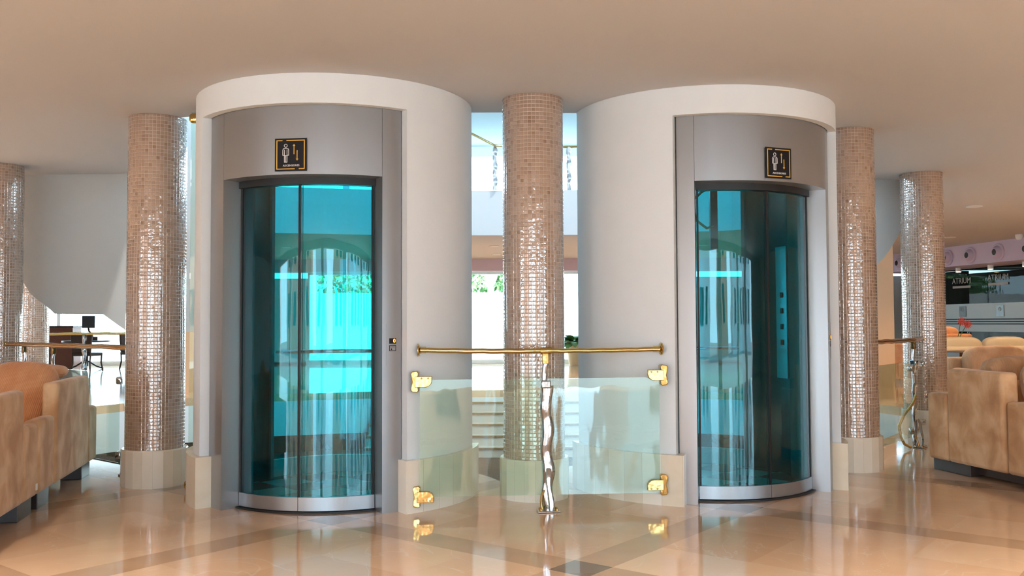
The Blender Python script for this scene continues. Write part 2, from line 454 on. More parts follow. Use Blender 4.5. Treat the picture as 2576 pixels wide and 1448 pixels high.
def text_mb(txt, size, depth=0.001, track=1.0):
    """lettering as flat relief in the local xz plane, centred, facing -y"""
    cu = bpy.data.curves.new('lettering', 'FONT'); cu.body = txt; cu.size = size; cu.extrude = depth; cu.align_x = 'CENTER'; cu.align_y = 'CENTER'
    cu.space_character = track; cu.resolution_u = 3
    o = bpy.data.objects.new('lettering', cu); COL.objects.link(o)
    bpy.context.view_layer.update()
    me = bpy.data.meshes.new_from_object(o.evaluated_get(bpy.context.evaluated_depsgraph_get()))
    mb = MB(); mb.add([(v.co.x, -v.co.z, v.co.y) for v in me.vertices], [tuple(p.vertices) for p in me.polygons])
    bpy.data.objects.remove(o); bpy.data.curves.remove(cu); bpy.data.meshes.remove(me)
    return mb

def strokes(lines, w, y0, y1):
    """polylines in xz drawn as thin raised bars between y0 and y1"""
    mb = MB()
    for ln in lines:
        for (x0, z0), (x1, z1) in zip(ln[:-1], ln[1:]):
            d = Vector((x1 - x0, z1 - z0)); L_ = d.length
            if L_ < 1e-6: continue
            d /= L_; n = Vector((-d.y, d.x)) * w / 2; e = d * w / 2
            q = [(x0 - e.x + n.x, z0 - e.y + n.y), (x0 - e.x - n.x, z0 - e.y - n.y), (x1 + e.x - n.x, z1 + e.y - n.y), (x1 + e.x + n.x, z1 + e.y + n.y)]
            mb.prism(q, y0, y1, ax=1)
    return mb

# ------------------------------------------------------------------ key sizes
CEIL = 2.714
LIN = 2.528
HEAD = 2.099
LC = Vector((-1.245, 6.501, 0)); RC = Vector((1.420, 6.821, 0))

# ------------------------------------------------------------------ floor with the atrium opening
def disc(c, r, a0, a1, n=24):
    return [(c.x + r * cos(rad(a0 + (a1 - a0) * i / n)), c.y + r * sin(rad(a0 + (a1 - a0) * i / n))) for i in range(n + 1)]
hole = [(-6.0, 10.6), (-5.3, 9.5), (-4.76, 8.98), (-2.50, 7.06)] + disc(LC, 1.2, 146, 18) + [(0.12, 6.72)] + disc(RC, 1.2, 166, 36) + \
       [(2.55, 7.62), (4.06, 9.68), (4.9, 11.0), (5.35, 12.6), (4.9, 14.1), (3.7, 15.3), (2.0, 16.0), (0, 16.15), (-2.0, 16.05), (-4.0, 15.4), (-5.5, 14.4), (-6.3, 12.8), (-6.4, 11.6)]
chole = [(-6.1, 11.0), (-5.4, 9.8), (-4.9, 9.35), (-4.4, 9.27), (-3.7, 9.22), (-3.2, 8.4), (-2.6, 6.80), (-2.2, 6.66), (0.1, 6.63), (2.3, 6.84), (3.0, 8.2), (3.5, 9.72), (4.1, 9.85), (4.9, 10.6),
         (5.35, 12.6), (4.9, 14.1), (3.7, 15.3), (2.0, 15.9), (0, 16.0), (-2.0, 15.9), (-4.0, 15.4), (-5.5, 14.4), (-6.3, 12.8)]
X0, X1, Y0, Y1 = -17.0, 15.0, -4.9, 26.6
def slab(hole, z0, z1, mx=X0, Mx=X1, my=Y0, My=Y1):
    """flat slab of thickness z0..z1 with a polygonal opening"""
    bm = bmesh.new()
    outer = [(mx, my), (Mx, my), (Mx, My), (mx, My)]
    for z in (z0, z1):
        vo = [bm.verts.new((x, y, z)) for x, y in outer]; vh = [bm.verts.new((x, y, z)) for x, y in hole]
        eds = [bm.edges.new((vo[i], vo[(i + 1) % 4])) for i in range(4)] + [bm.edges.new((vh[i], vh[(i + 1) % len(vh)])) for i in range(len(vh))]
        bmesh.ops.triangle_fill(bm, use_beauty=True, use_dissolve=False, edges=eds)
        if z == z0: a = (vo, vh)
        else: b = (vo, vh)
    for k in (0, 1):
        n = len(a[k])
        for i in range(n):
            bm.faces.new((a[k][i], a[k][(i + 1) % n], b[k][(i + 1) % n], b[k][i]))
    mb = MB(); bm.verts.index_update()
    mb.v = [tuple(v.co) for v in bm.verts]; mb.f = [tuple(v.index for v in f.verts) for f in bm.faces]
    bm.free(); return mb
struct('floor', slab(hole, -0.12, 0.0), M['floor'], smooth=0)
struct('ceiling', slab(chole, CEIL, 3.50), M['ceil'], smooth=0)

# sunken atrium floor and the white fascia below the floor edge
def ring_wall(poly, z0, z1, off):
    mb = MB(); n = len(poly)
    cx = sum(p[0] for p in poly) / n; cy = sum(p[1] for p in poly) / n
    o2 = [((p[0] - cx) * off + cx, (p[1] - cy) * off + cy) for p in poly]
    vs = [(x, y, z0) for x, y in poly] + [(x, y, z1) for x, y in poly] + [(x, y, z0) for x, y in o2] + [(x, y, z1) for x, y in o2]
    fs = []
    for i in range(n):
        j = (i + 1) % n
        fs += [(i, j, n + j, n + i), (2 * n + i, 3 * n + i, 3 * n + j, 2 * n + j), (n + i, n + j, 3 * n + j, 3 * n + i), (i, 2 * n + i, 2 * n + j, j)]
    return mb.add(vs, fs)
struct('wall_atrium', ring_wall(hole, -0.70, -0.121, 1.03), M['wall'], smooth=0)
struct('baseboard_atrium', ring_wall(hole, -0.98, -0.701, 1.035), M['granite'], smooth=0)
struct('floor_atrium', MB().box((-7.5, 12.6, -1.08), (1.8, 17.2, -0.985)), M['granite'], smooth=0)
struct('floor_atrium_centre', MB().box((-7.5, 5.5, -1.08), (6.5, 12.599, -0.985)).box((1.801, 12.6, -1.08), (6.5, 17.2, -0.985)), M['lightstone'], smooth=0)  # unseen centre made pale to bounce daylight onto the ceiling; right strip is seen

# stairs at the far side of the sunken floor
st = thing('staircase', 'wide pale stone steps rising to the far floor, seen between the two lifts', 'stairs', (0, 14.75, 0))
for i in range(5):
    link('step', MB().box((-2.4, i * 0.27, -0.984), (2.4, 1.25, -0.984 + 0.16 * (i + 1))), M['stairstone'], st, smooth=0, bevel=0.01)
    link('nosing', MB().box((-2.4, i * 0.27 - 0.012, -0.984 + 0.16 * (i + 1) - 0.03), (2.4, i * 0.27 + 0.03, -0.984 + 0.16 * (i + 1) + 0.004)), M['bronze'], st, smooth=0)

# ------------------------------------------------------------------ shell: rear window wall, sides, far window wall
rear = MB().box((X0, -5.1, 2.55), (X1, -4.9, CEIL)).box((X0, -5.1, -0.1), (-13, -4.9, 2.55)).box((11, -5.1, -0.1), (X1, -4.9, 2.55))
for x, w in ((-9.2, 0.2), (-5.6, 0.35), (-1.9, 0.22), (2.5, 0.4), (6.6, 0.2), (8.9, 0.3)): rear.box((x - w, -5.1, 0), (x + w, -4.9, 2.55))
struct('wall_rear', rear, M['wall'], smooth=0)
struct('wall_left', MB().box((X0 - 0.2, Y0, -0.1), (X0, Y1, 3.5)), M['wall'], smooth=0)
struct('wall_right', MB().box((X1, Y0, -0.1), (X1 + 0.2, Y1, 3.5)), M['tanwall'], smooth=0)
far = MB().box((-9.6, 26.6, 0), (-5.95, 26.8, 2.5)).box((X0, 26.6, 2.66), (X1, 26.8, 3.5)).box((X0, 26.6, -0.1), (X1, 26.8, 0.06)).box((2.9, 26.6, 0), (X1, 26.8, 2.5))
struct('wall_far', far, M['wall'], smooth=0)
struct('trim_1', MB().box((X0, 21.8, 2.42), (8.6, 22.0, CEIL - 0.001)), M['lilac'], smooth=0)
for i, (xa, xb) in enumerate([(-17, -13.2), (-13.2, -9.6), (-5.95, -2.6), (-2.6, 2.9)]):
    fr = MB().box((xa, 26.62, 0.06), (xa + 0.05, 26.72, 2.66)).box((xb - 0.05, 26.62, 0.06), (xb, 26.72, 2.66)).box((xa, 26.62, 2.60), (xb, 26.72, 2.66)).box((xa, 26.62, 0.06), (xb, 26.72, 0.12))
    w = struct('window_%d' % (i + 1), fr, M['wall'], smooth=0)
    link('pane', MB().box((xa + 0.05, 26.665, 0.12), (xb - 0.05, 26.675, 2.60)), M['window'], w, smooth=0)

# upper gallery across the atrium: window wall and its ceiling
g = MB().box((X0, 22.0, 3.5), (X1, 22.2, 3.8)).box((X0, 22.0, 5.2), (X1, 22.2, 5.5))
for x in (-12, -8, -4, 4.5, 8): g.box((x - 0.08, 22.0, 3.5), (x + 0.08, 22.2, 5.5))
struct('wall_gallery', g, M['wall'], smooth=0)
roof = [(-6.5, 6.3), (5.6, 6.3), (5.6, 16.2), (-6.5, 16.2)]
struct('ceiling_gallery', slab(roof, 5.45, 5.6, X0, X1, 4.0, 22.2), M['galleryceil'], smooth=0)

# white hanging walls in the atrium to either side
pl = [(-5.09, 1.92), (-5.068, 1.841), (-4.98, 1.62), (-4.899, 1.492), (-4.783, 1.401), (-4.72, 1.355), (-4.651, 1.29), (-4.16, 1.284), (-4.037, 1.194), (-3.90, 1.10), (-3.12, 1.10), (-3.12, 3.45), (-5.09, 3.45)]
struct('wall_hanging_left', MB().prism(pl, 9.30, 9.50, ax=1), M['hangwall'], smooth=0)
pr_ = [(3.55, 3.45), (4.258, 3.45), (4.262, 2.36), (4.24, 2.22), (4.195, 2.10), (4.12, 1.98), (4.04, 1.87), (3.96, 1.79), (3.55, 1.70)]
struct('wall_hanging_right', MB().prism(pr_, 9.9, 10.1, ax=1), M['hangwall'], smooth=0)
struct('wall_tan_left', MB().box((-6.42, 15.6, 0), (-5.5, 15.9, CEIL - 0.001)), M['tanwall'], smooth=0)
struct('wall_tan_right', MB().box((4.95, 14.2, 0), (5.93, 14.5, CEIL - 0.001)), M['tanwall'], smooth=0)

# ------------------------------------------------------------------ elevator shafts, lift entrances and cabins
def shaft(side, C, op0, op1, w0, w1):
    """white half-round shaft wall with an opening from op0 to op1 degrees"""
    mb = MB().arc(0.84, 0.959, w0, op0, 0.325, CEIL - 0.001).arc(0.84, 0.959, op1, w1, 0.325, CEIL - 0.001).arc(0.905, 0.959, op0, op1, LIN, CEIL - 0.001)
    struct('wall_shaft_' + side, mb, M['wall'], loc=C)
    b = MB().arc(0.86, 1.003, w0 - 1, op0 + 3.3, 0.0, 0.325).arc(0.86, 1.003, op1 - 1.8, w1 + 1, 0.0, 0.325)
    struct('baseboard_shaft_' + side, b, M['basemarble'], loc=C)
shaft('left', LC, -144.3, -52.4, -202, 2)
shaft('right', RC, -112.4, -21.5, -169, 36)

def elevator(C, lab, op0, op1, h0, h1, seam, panel, cab_lab):
    r = thing('elevator_entrance', lab, 'elevator', C)
    # steel header and jambs
    link('header', MB().arc(0.79, 0.900, h0 + 0.12, h1 - 0.12, HEAD, LIN + 0.03), M['steel'], r)
    link('jamb', MB().arc(0.755, 0.900, op0 + 0.3, h0, 0.0, LIN + 0.03, n=5), M['steel'], r)
    link('jamb', MB().arc(0.755, 0.900, h1, op1 - 0.3, 0.0, LIN + 0.03, n=5), M['steel'], r)
    link('track', MB().arc(0.715, 0.789, h0 + 0.2, h1 - 0.2, 2.055, HEAD + 0.2), M['rubber'], r)
    link('sill', MB().arc(0.70, 0.80, h0 + 0.1, h1 - 0.1, 0.0, 0.010), M['rubber'], r)
    for k, (a, b) in enumerate(((h0 + 0.3, seam - 0.12), (seam + 0.12, h1 - 0.3))):
        d = link('door', MB().arc(0.757, 0.7675, a, b, 0.098, 2.054), M['teal'], r)
        kp = link('kick_plate', MB().arc(0.742, 0.776, a, b, 0.014, 0.098), M['steel'], d)
        e0, e1 = (b - 0.36, b) if k == 0 else (a, a + 0.36)
        if (k == 1) == (seam < -80):
            g0 = a + 1.15 if k == 1 else b - 1.15
            link('edge_strip', MB().arc(0.752, 0.756, g0 - 0.18, g0 + 0.18, 0.098, 2.054, n=1), M['rubber'], d)
        link('edge_strip', MB().arc(0.750, 0.772, e0, e1, 0.098, 2.054, n=1), M['rubber'], d)
        f0, f1 = (a, a + 1.0) if k == 0 else (b - 1.0, b)
        link('edge_strip', MB().arc(0.750, 0.772, f0, f1, 0.098, 2.054, n=1), M['rubber'], d)
    # call panel on the jamb right of the door
    P = link('call_panel', MB().arc(0.899, 0.9025, panel - 2.8, panel + 2.8, 0.914, 1.172, n=4), M['steel'], r)
    for nm, z0, z1, mat in (('display', 1.050, 1.084, M['black']), ('button', 1.004, 1.040, M['black'])):
        link(nm, MB().arc(0.902, 0.9045, panel - 1.45, panel + 1.45, z0, z1, n=2), mat, P)
    T = Matrix.Rotation(rad(panel + 90), 4, 'Z') @ Matrix.Translation((0, -0.9052, 0))
    d0 = text_mb('0', 0.034).xf(Matrix.Translation((0.011, 0, 1.067)))
    link('digit', d0.xf(T), M['led'], P, smooth=0)
    fr = MB().arc(0.9045, 0.9052, panel - 1.2, panel + 1.2, 1.0075, 1.0365, n=2)
    link('button_face', fr, M['steel'], P)
    tr = MB().prism([(-0.014, 1.011), (-0.004, 1.011), (-0.009, 1.024)], -0.0009, -0.0001, ax=1).prism([(-0.015, 1.028), (0.014, 1.028), (0.014, 1.030), (-0.015, 1.030)], -0.0009, -0.0001, ax=1)
    link('arrow_mark', tr.xf(T), M['black'], P, smooth=0)
    # cabin standing behind the doors
    ax = (h0 + h1) / 2 + 180
    k = thing('elevator_cabin', cab_lab, 'elevator cabin', C)
    link('cabin_floor', MB().lathe([(0.001, 0.012), (0.70, 0.012), (0.70, 0.03), (0.001, 0.03)], 64), M['cabfloor'], k)
    link('cabin_roof', MB().lathe([(0.001, 2.30), (0.765, 2.30), (0.765, 2.40), (0.001, 2.40)], 64), M['cabdark'], k)
    for s in (-1, 1):
        link('side_panel', MB().arc(0.66, 0.70, ax + s * 66, ax + s * 131, 0.031, 2.299), M['cabdark'], k)
        link('corner_post', MB().arc(0.64, 0.705, ax + s * 63.2, ax + s * 65.9, 0.031, 2.299, n=1), M['steel'], k)
        link('door_post', MB().arc(0.62, 0.705, ax + s * 131.1, ax + s * 137, 0.031, 2.299, n=2), M['cabdark'], k)
    link('rear_glass', MB().arc(0.684, 0.692, ax - 63, ax + 63, 0.16, 2.2995), M['tealback'], k)
    link('kick_rail', MB().arc(0.67, 0.70, ax - 63, ax + 63, 0.031, 0.159), M['lightstone'], k)
    pts = [(0.60 * cos(rad(ax + t)), 0.60 * sin(rad(ax + t)), 0.965) for t in range(-60, 61, 6)]
    hr = link('handrail', MB().tube(pts, 0.015), M['chrome'], k)
    for t in (-58, 0, 58):
        link('bracket', MB().tube([(0.60 * cos(rad(ax + t)), 0.60 * sin(rad(ax + t)), 0.965), (0.686 * cos(rad(ax + t)), 0.686 * sin(rad(ax + t)), 0.965)], 0.012), M['chrome'], hr)
    q = ax - 100
    cp = link('control_panel', MB().arc(0.650, 0.6595, q - 7, q + 7, 0.75, 1.75), M['steel'], k)
    for i in range(4):
        link('button', MB().arc(0.644, 0.6495, q - 1.5, q + 1.5, 1.0 + i * 0.12, 1.04 + i * 0.12, n=1), M['black'], cp)

def checker():
    m, nt, N, L, p = nmat('cabin_floor_tiles')
    tc = N.new('ShaderNodeTexCoord'); mp = N.new('ShaderNodeMapping'); mp.inputs['Rotation'].default_value = (0, 0, rad(45))
    L.new(tc.outputs['Object'], mp.inputs[0])
    ck = N.new('ShaderNodeTexChecker'); ck.inputs['Scale'].default_value = 3.6
    ck.inputs[1].default_value = (0.62, 0.56, 0.48, 1); ck.inputs[2].default_value = (0.10, 0.09, 0.08, 1)
    L.new(mp.outputs[0], ck.inputs[0]); L.new(ck.outputs[0], p.inputs['Base Color']); p.inputs['Roughness'].default_value = 0.2
    return m
M['cabfloor'] = checker()

elevator(LC, 'steel framed lift entrance with closed curved teal glass doors, left of the middle column', -144.0, -52.6, -132.0, -61.2, -96.85, -56.8,
         'glass lift cabin standing behind the doors of the left lift')
elevator(RC, 'steel framed lift entrance with closed curved teal glass doors, right of the middle column', -112.1, -21.8, -104.5, -30.4, -67.7, -25.6,
         'glass lift cabin standing behind the doors of the right lift')

# cable gear in the right hand shaft
cg = thing('travelling_cable', 'green hose and dark mast hanging behind the glass of the right lift', 'cable', (1.668, 7.52, 0))
link('mast', MB().box((-0.030, -0.01, 1.75), (0.030, 0.04, 2.299)), M['cabdark'], cg, smooth=0)
link('hose', MB().tube([(-0.02, 0.01, 2.29), (-0.10, 0, 2.25), (-0.17, 0, 2.18), (-0.15, 0, 2.02), (-0.06, 0, 1.95), (0.0, 0, 1.97)], 0.011), M['hose'], cg)

# ------------------------------------------------------------------ lift signs
def lift_sign(C, a0, a1, z0, z1, lab):
    am = (a0 + a1) / 2
    s = thing('elevator_sign', lab, 'sign', (C.x + 0.906 * cos(rad(am)), C.y + 0.906 * sin(rad(am)), (z0 + z1) / 2), rad(am + 90), 'lift signs')
    W = 0.1015; H = 0.1015
    link('plate', MB().box((-W, -0.002, -H), (W, 0.002, H)), M['black'], s, smooth=0)
    g = 0.088
    fr = strokes([[(-0.055, g), (-g, g), (-g, -g), (0.024, -g)], [(0.056, -g), (g, -g), (g, g), (-0.024, g)]], 0.0055, -0.0042, -0.002)
    link('border', fr, M['gold'], s, smooth=0)
    cx, hz = -0.031, 0.056
    ci = [(cx + 0.0095 * cos(2 * pi * i / 20), hz + 0.0095 * sin(2 * pi * i / 20)) for i in range(21)]
    body = [(cx - 0.0085, -0.003), (cx - 0.019, -0.003), (cx - 0.019, 0.028), (cx - 0.016, 0.036), (cx - 0.009, 0.039), (cx + 0.009, 0.039), (cx + 0.016, 0.036), (cx + 0.019, 0.028), (cx + 0.019, -0.003), (cx + 0.0085, -0.003)]
    man = strokes([ci, body, [(cx - 0.0085, 0.030), (cx - 0.0085, -0.046), (cx + 0.0085, -0.046), (cx + 0.0085, 0.030)], [(cx - 0.0085, -0.005), (cx + 0.0085, -0.005)], [(cx, -0.005), (cx, -0.046)]], 0.0034, -0.0042, -0.002)
    link('figure_outline', man, M['white'], s, smooth=0)
    ar = strokes([[(0.022, 0.004), (0.022, 0.058)], [(0.042, 0.024), (0.042, -0.030)]], 0.0045, -0.0042, -0.002)
    ar.prism([(0.014, 0.054), (0.030, 0.054), (0.022, 0.066)], -0.0042, -0.002, ax=1).prism([(0.034, -0.026), (0.050, -0.026), (0.042, -0.038)], -0.0042, -0.002, ax=1)
    link('arrows', ar, M['gold'], s, smooth=0)
    link('lettering', text_mb('ASCENSORES', 0.0165, track=1.1).xf(Matrix.Translation((0.004, -0.0031, -0.0675))), M['white'], s, smooth=0)
lift_sign(LC, -103.8, -90.9, 2.117, 2.320, 'square black ASCENSORES sign with gold border above the left lift')
lift_sign(RC, -74.7, -61.7, 2.119, 2.319, 'square black ASCENSORES sign with gold border above the right lift')

# ------------------------------------------------------------------ mosaic columns
def column(x, y, lab):
    c = thing('mosaic_column', lab, 'column', (x, y, 0), 0, 'mosaic columns round the atrium')
    link('shaft', MB().lathe([(0.2097, 0.2715), (0.2097, CEIL - 0.001)], 96), M['mosaic'], c)
    link('base', MB().lathe([(0.235, 0.0), (0.235, 0.262), (0.231, 0.271), (0.2, 0.271)], 20), M['colmarble'], c, smooth=0)
    return c
col0 = column(0.147, 6.271, 'tall mosaic column standing between the two lifts')
for x, y, lab in ((-2.653, 6.817, 'mosaic column beside the left lift, its cream base in full view'),
                  (2.725, 7.382, 'mosaic column just right of the right lift, partly behind the white shaft'),
                  (-4.935, 8.78, 'mosaic column cut by the left edge of the photo'),
                  (4.285, 9.52, 'mosaic column rising behind the sofa on the right'),
                  (-5.80, 11.0, 'distant mosaic column at left, its top hidden behind the white hanging wall')):
    c = copy_tree(col0); c.location = (x, y, 0); c['label'] = lab

# ------------------------------------------------------------------ middle balustrade
def wavy(pts, r0, seed, amp=0.35, n=40):
    """free-form bar: path resampled with a waxy, uneven radius"""
    rnd = random.Random(seed)
    P = [Vector(p) for p in pts]
    L_ = [0]
    for a, b in zip(P[:-1], P[1:]): L_.append(L_[-1] + (b - a).length)
    out = []; rs = []
    ph = [rnd.uniform(0, 6) for _ in range(4)]
    for i in range(n + 1):
        t = L_[-1] * i / n
        k = max(j for j in range(len(L_) - 1) if L_[j] <= t + 1e-9)
        f = (t - L_[k]) / (L_[k + 1] - L_[k])
        q = P[k].lerp(P[k + 1], f)
        s = sin(t * 26 + ph[0]) * 0.6 + sin(t * 47 + ph[1]) * 0.4
        q = q + Vector((0.007 * sin(t * 24 + ph[2]), 0.004 * sin(t * 31 + ph[3]), 0))
        out.append(q); rs.append(r0 * (1 + amp * s))
    return out, rs

bal = thing('balustrade_rail', 'polished brass handrail running across the gap between the two lifts', 'handrail', (0, 0, 0))
A = Vector((-0.578, 5.772, 1.008)); B = Vector((0.952, 5.935, 1.004)); Mid = Vector((0.211, 5.80, 1.000))
def bowed(a, b, sag, n=14):
    return [a.lerp(b, i / n) + Vector((0, 0, -sag * sin(pi * i / n) + 0.0012 * sin(i * 2.1))) for i in range(n + 1)]
link('rail', MB().tube(bowed(A, Mid, 0.004), 0.0165, 16), M['brass'], bal)
link('rail', MB().tube(bowed(Mid, B, 0.003), 0.0155, 16), M['brass'], bal)
link('sleeve', MB().tube([Mid + Vector((-0.035, -0.004, -0.001)), Mid + Vector((0.035, 0.004, 0.001))], 0.0225, 20), M['brass'], bal)
def flange(c, outward, parent, mat, name='flange', R_=0.040):
    z = Vector(outward).normalized()
    rot = z.to_track_quat('Z', 'Y').to_matrix().to_4x4()
    mb = MB().lathe([(0.001, 0), (R_, 0), (R_ + 0.002, 0.006), (R_ - 0.004, 0.012), (0.023, 0.017), (0.0205, 0.03), (0.0205, 0.055), (0.0165, 0.056), (0.001, 0.056)], 28)
    for k in range(3):
        a = 2 * pi * k / 3 + 0.6
        mb.lathe([(0.001, 0.010), (0.005, 0.010), (0.004, 0.015), (0.001, 0.016)], 10, (0.032 * cos(a), 0.032 * sin(a), 0))
    mb.xf(Matrix.Translation(c) @ rot)
    return link(name, mb, mat, parent)
dA = (Mid - A).normalized(); dB = (Mid - B).normalized()
flange(Vector((-0.601, 5.790, 1.008)), (0.85, 0.1, 0), bal, M['brass'])
flange(Vector((0.974, 5.968, 1.004)), (-0.85, -0.12, 0), bal, M['brass'])

gp = thing('glass_barrier', 'clear glass panel held by four brass clamps between the two lifts', 'glass panel', (0, 0, 0))
ya, yb = 5.725, 5.905
def on(x, z, o=0.0): return (x, ya + (x + 0.577) * (yb - ya) / 1.521 + o, z)
glass = MB(); c8 = [on(-0.577, 0.098, -0.005), on(0.944, 0.088, -0.005), on(0.944, 0.824, -0.005), on(-0.577, 0.824, -0.005),
                    on(-0.577, 0.098, 0.005), on(0.944, 0.088, 0.005), on(0.944, 0.824, 0.005), on(-0.577, 0.824, 0.005)]
glass.add(c8, [(0, 1, 2, 3), (5, 4, 7, 6), (0, 4, 5, 1), (1, 5, 6, 2), (2, 6, 7, 3), (3, 7, 4, 0)])
link('pane', glass, M['clear'], gp, smooth=0)
def clamp(x, z, sx, sz, back):
    """brass corner clamp: wall plate, jaws with one rounded corner, two bolts"""
    w, h = 0.105, 0.068; pts = []
    for p, q in [(0, 0), (w, 0), (w, h * 0.45)] + [(w - 0.042 + 0.042 * cos(t), h - 0.042 + 0.042 * sin(t)) for t in [i * pi / 2 / 8 for i in range(1, 9)]] + [(0, h)]:
        pts.append((p, q))
    jaw = MB()
    for o0, o1 in ((-0.020, -0.0055), (0.0055, 0.014)):
        poly = [(x + sx * (p - 0.03), z + sz * (q - h / 2)) for p, q in pts]
        n = len(poly)
        vs = [on(px, pz, o0) for px, pz in poly] + [on(px, pz, o1) for px, pz in poly]
        jaw.add(vs, [tuple(range(n)), tuple(range(n, 2 * n))] + [(i, (i + 1) % n, n + (i + 1) % n, n + i) for i in range(n)])
    j = link('clamp', jaw, M['brass'], gp, smooth=30, bevel=0.003)
    # bow-tie wall plate reaching back to the wall
    wp = [(-0.020, -0.064), (0.012, -0.068), (0.022, -0.058), (0.020, -0.038), (0.006, 0.0), (0.020, 0.038), (0.022, 0.058), (0.012, 0.068), (-0.020, 0.064), (-0.028, 0.050), (-0.026, 0.035), (-0.018, 0.0), (-0.026, -0.035), (-0.028, -0.050)]
    y0 = on(x, z)[1]
    wall = MB().prism([(x + sx * (p - 0.03), z + q) for p, q in wp], y0 - 0.012, y0 + back, ax=1)
    link('wall_plate', wall, M['brass'], j, smooth=30, bevel=0.005)
    for p in (0.012, 0.052):
        b = on(x + sx * p, z - sz * 0.022, -0.021)
        link('bolt', MB().cushion(b, (0.006, 0.004, 0.006), 2, 8), M['brass'], j)
clamp(-0.577, 0.812, 1, -1, 0.10); clamp(-0.566, 0.100, 1, 1, 0.045); clamp(0.944, 0.838, -1, -1, 0.10); clamp(0.936, 0.138, -1, 1, 0.045)

def chrome_post(loc, rz, h, lab, seed, strap=True, name='balustrade_post', brass=None, lean=0.0):
    """free-form chrome post on a small base plate; local -y faces the hall"""
    brass = brass or M['brass']
    p = thing(name, lab, 'railing post', loc, rz, 'chrome railing posts')
    bp = link('base_plate', MB().box((-0.07, -0.045, 0), (0.07, 0.045, 0.012)), M['chrome'], p, smooth=0, bevel=0.004)
    for x in (-0.05, 0.05):
        for y in (-0.028, 0.028):
            link('bolt', MB().lathe([(0.001, 0.012), (0.010, 0.012), (0.009, 0.022), (0.001, 0.025)], 10, (x, y, 0)), brass, bp)
    path, rs = wavy([(0.004, 0.045, 0.012), (0.0, 0.045, 0.35), (lean * 0.5, 0.045, h - 0.22)], 0.036 if strap == 2 else 0.028, seed, 0.13)
    link('bar', MB().tube(path, rs, 14, (1.0, 0.65)), M['chrome'], p)
    if strap:
        sp, sr = wavy([(0.012, -0.02, 0.012), (0.010, -0.018, 0.12), (0.006, 0.0, 0.22), (0.002, 0.022, 0.262)], 0.017, seed + 5, 0.12, 14)
        link('strap', MB().tube(sp, sr, 12, (1, 0.6)), M['chrome'], p)
        link('back_strap', MB().tube([(-0.040, 0.0, 0.014), (-0.045, 0.010, 0.06), (-0.040, 0.022, 0.10), (-0.022, 0.035, 0.125)], 0.008, 10), brass, p)
    link('collar', MB().box((-0.031 + lean, 0.012, h - 0.235), (0.031 + lean, 0.078, h - 0.185)), M['chrome'], p, smooth=30, bevel=0.008)
    np_, nr = wavy([(lean, 0.045, h - 0.19), (lean, 0.045, h - 0.075)], 0.019, seed + 9, 0.15, 10)
    link('neck', MB().tube(np_, nr, 12, (1, 0.7)), M['chrome'], p)
    link('shoe', MB().box((-0.021 + lean, 0.028, h - 0.085), (0.021 + lean, 0.062, h - 0.016)), brass, p, smooth=30, bevel=0.005)
    return p
chrome_post((0.222, 5.752, 0), rad(4), 1.0, 'wavy chrome post holding the brass handrail in front of the middle column', 3, strap=2, lean=-0.010)

# ------------------------------------------------------------------ side railings round the atrium
def side_rail(p0, p1, z, lab, mat, ends=(True, True)):
    r = thing('gallery_rail', lab, 'handrail', (0, 0, 0))
    a = Vector((*p0, z)); b = Vector((*p1, z)); d = (b - a).normalized()
    link('rail', MB().tube([a.lerp(b, i / 16) + Vector((0, 0, 0.003 * sin(i * 1.9))) for i in range(17)], 0.020, 14), mat, r)
    for k, (c, s) in enumerate(((a, 1), (b, -1))):
        if ends[k]: flange(c - d * s * 0.02, d * s, r, M['brass'], R_=0.042)
    return r
def side_panel(p0, p1, z0, z1, lab):
    a = Vector(p0); b = Vector(p1); d = (b - a).normalized(); n = Vector((-d.y, d.x)) * 0.005
    q = thing('railing_panel', lab, 'glass panel', (0, 0, 0))
    mb = MB(); base = [a - n, b - n, b + n, a + n]
    mb.add([(v.x, v.y, z0) for v in base] + [(v.x, v.y, z1) for v in base], [(0, 3, 2, 1), (4, 5, 6, 7), (0, 1, 5, 4), (1, 2, 6, 5), (2, 3, 7, 6), (3, 0, 4, 7)])
    link('pane', mb, M['clear'], q, smooth=0)
    for c in (a, b):
        for z in (z0 + 0.06, z1 - 0.06):
            link('clip', MB().cushion((c.x, c.y, z), (0.022, 0.022, 0.03), 5, 8), M['chrome'], q)
    return q
lA, lB = Vector((-2.653, 6.817)), Vector((-4.935, 8.78)); ld = (lB - lA).normalized()
la = math.atan2(ld.y, ld.x)
side_rail(lA + ld * 0.21, lB - ld * 0.21, 1.000, 'bronze handrail between the left lift column and the edge of the photo, above the sofas', M['bronze'])
side_rail(lB + Vector((-0.21, 0.11)), (-7.2, 9.9), 1.0, 'bronze handrail leaving the far left column toward the left edge', M['bronze'], (True, False))
lpos = [lA + ld * 0.50, lA + ld * 2.0]
nl = Vector((-ld.y, ld.x))
for t, lab, sd in ((0.50, 'chrome railing post beside the left lift column, full height in view', 11), (1.98, 'chrome railing post half hidden behind the back of the left sofa', 12),
                   (2.62, 'chrome railing post in front of the column at the left edge', 13)):
    q = lA + ld * t - nl * 0.045
    chrome_post((q.x, q.y, 0), la + pi, 1.0, lab, sd, brass=M['bronze'])
side_panel(lA + ld * 0.56, lA + ld * 1.92, 0.10, 0.80, 'glass railing panel behind the left sofa')
side_panel(lA + ld * 2.04, lA + ld * 2.56, 0.10, 0.80, 'glass railing panel nearest the left edge of the photo')
rA, rB = Vector((2.725, 7.382)), Vector((4.285, 9.52)); rd = (rB - rA).normalized(); ra = math.atan2(rd.y, rd.x); nr_ = Vector((-rd.y, rd.x))
rP = Vector((3.765, 8.60)); e1 = (rP - rA).normalized(); e2 = (rB - rP).normalized()
side_rail(rA + e1 * 0.21, rP, 1.000, 'bronze handrail from the right lift column to the chrome post by the sofa', M['bronze'], (True, False))
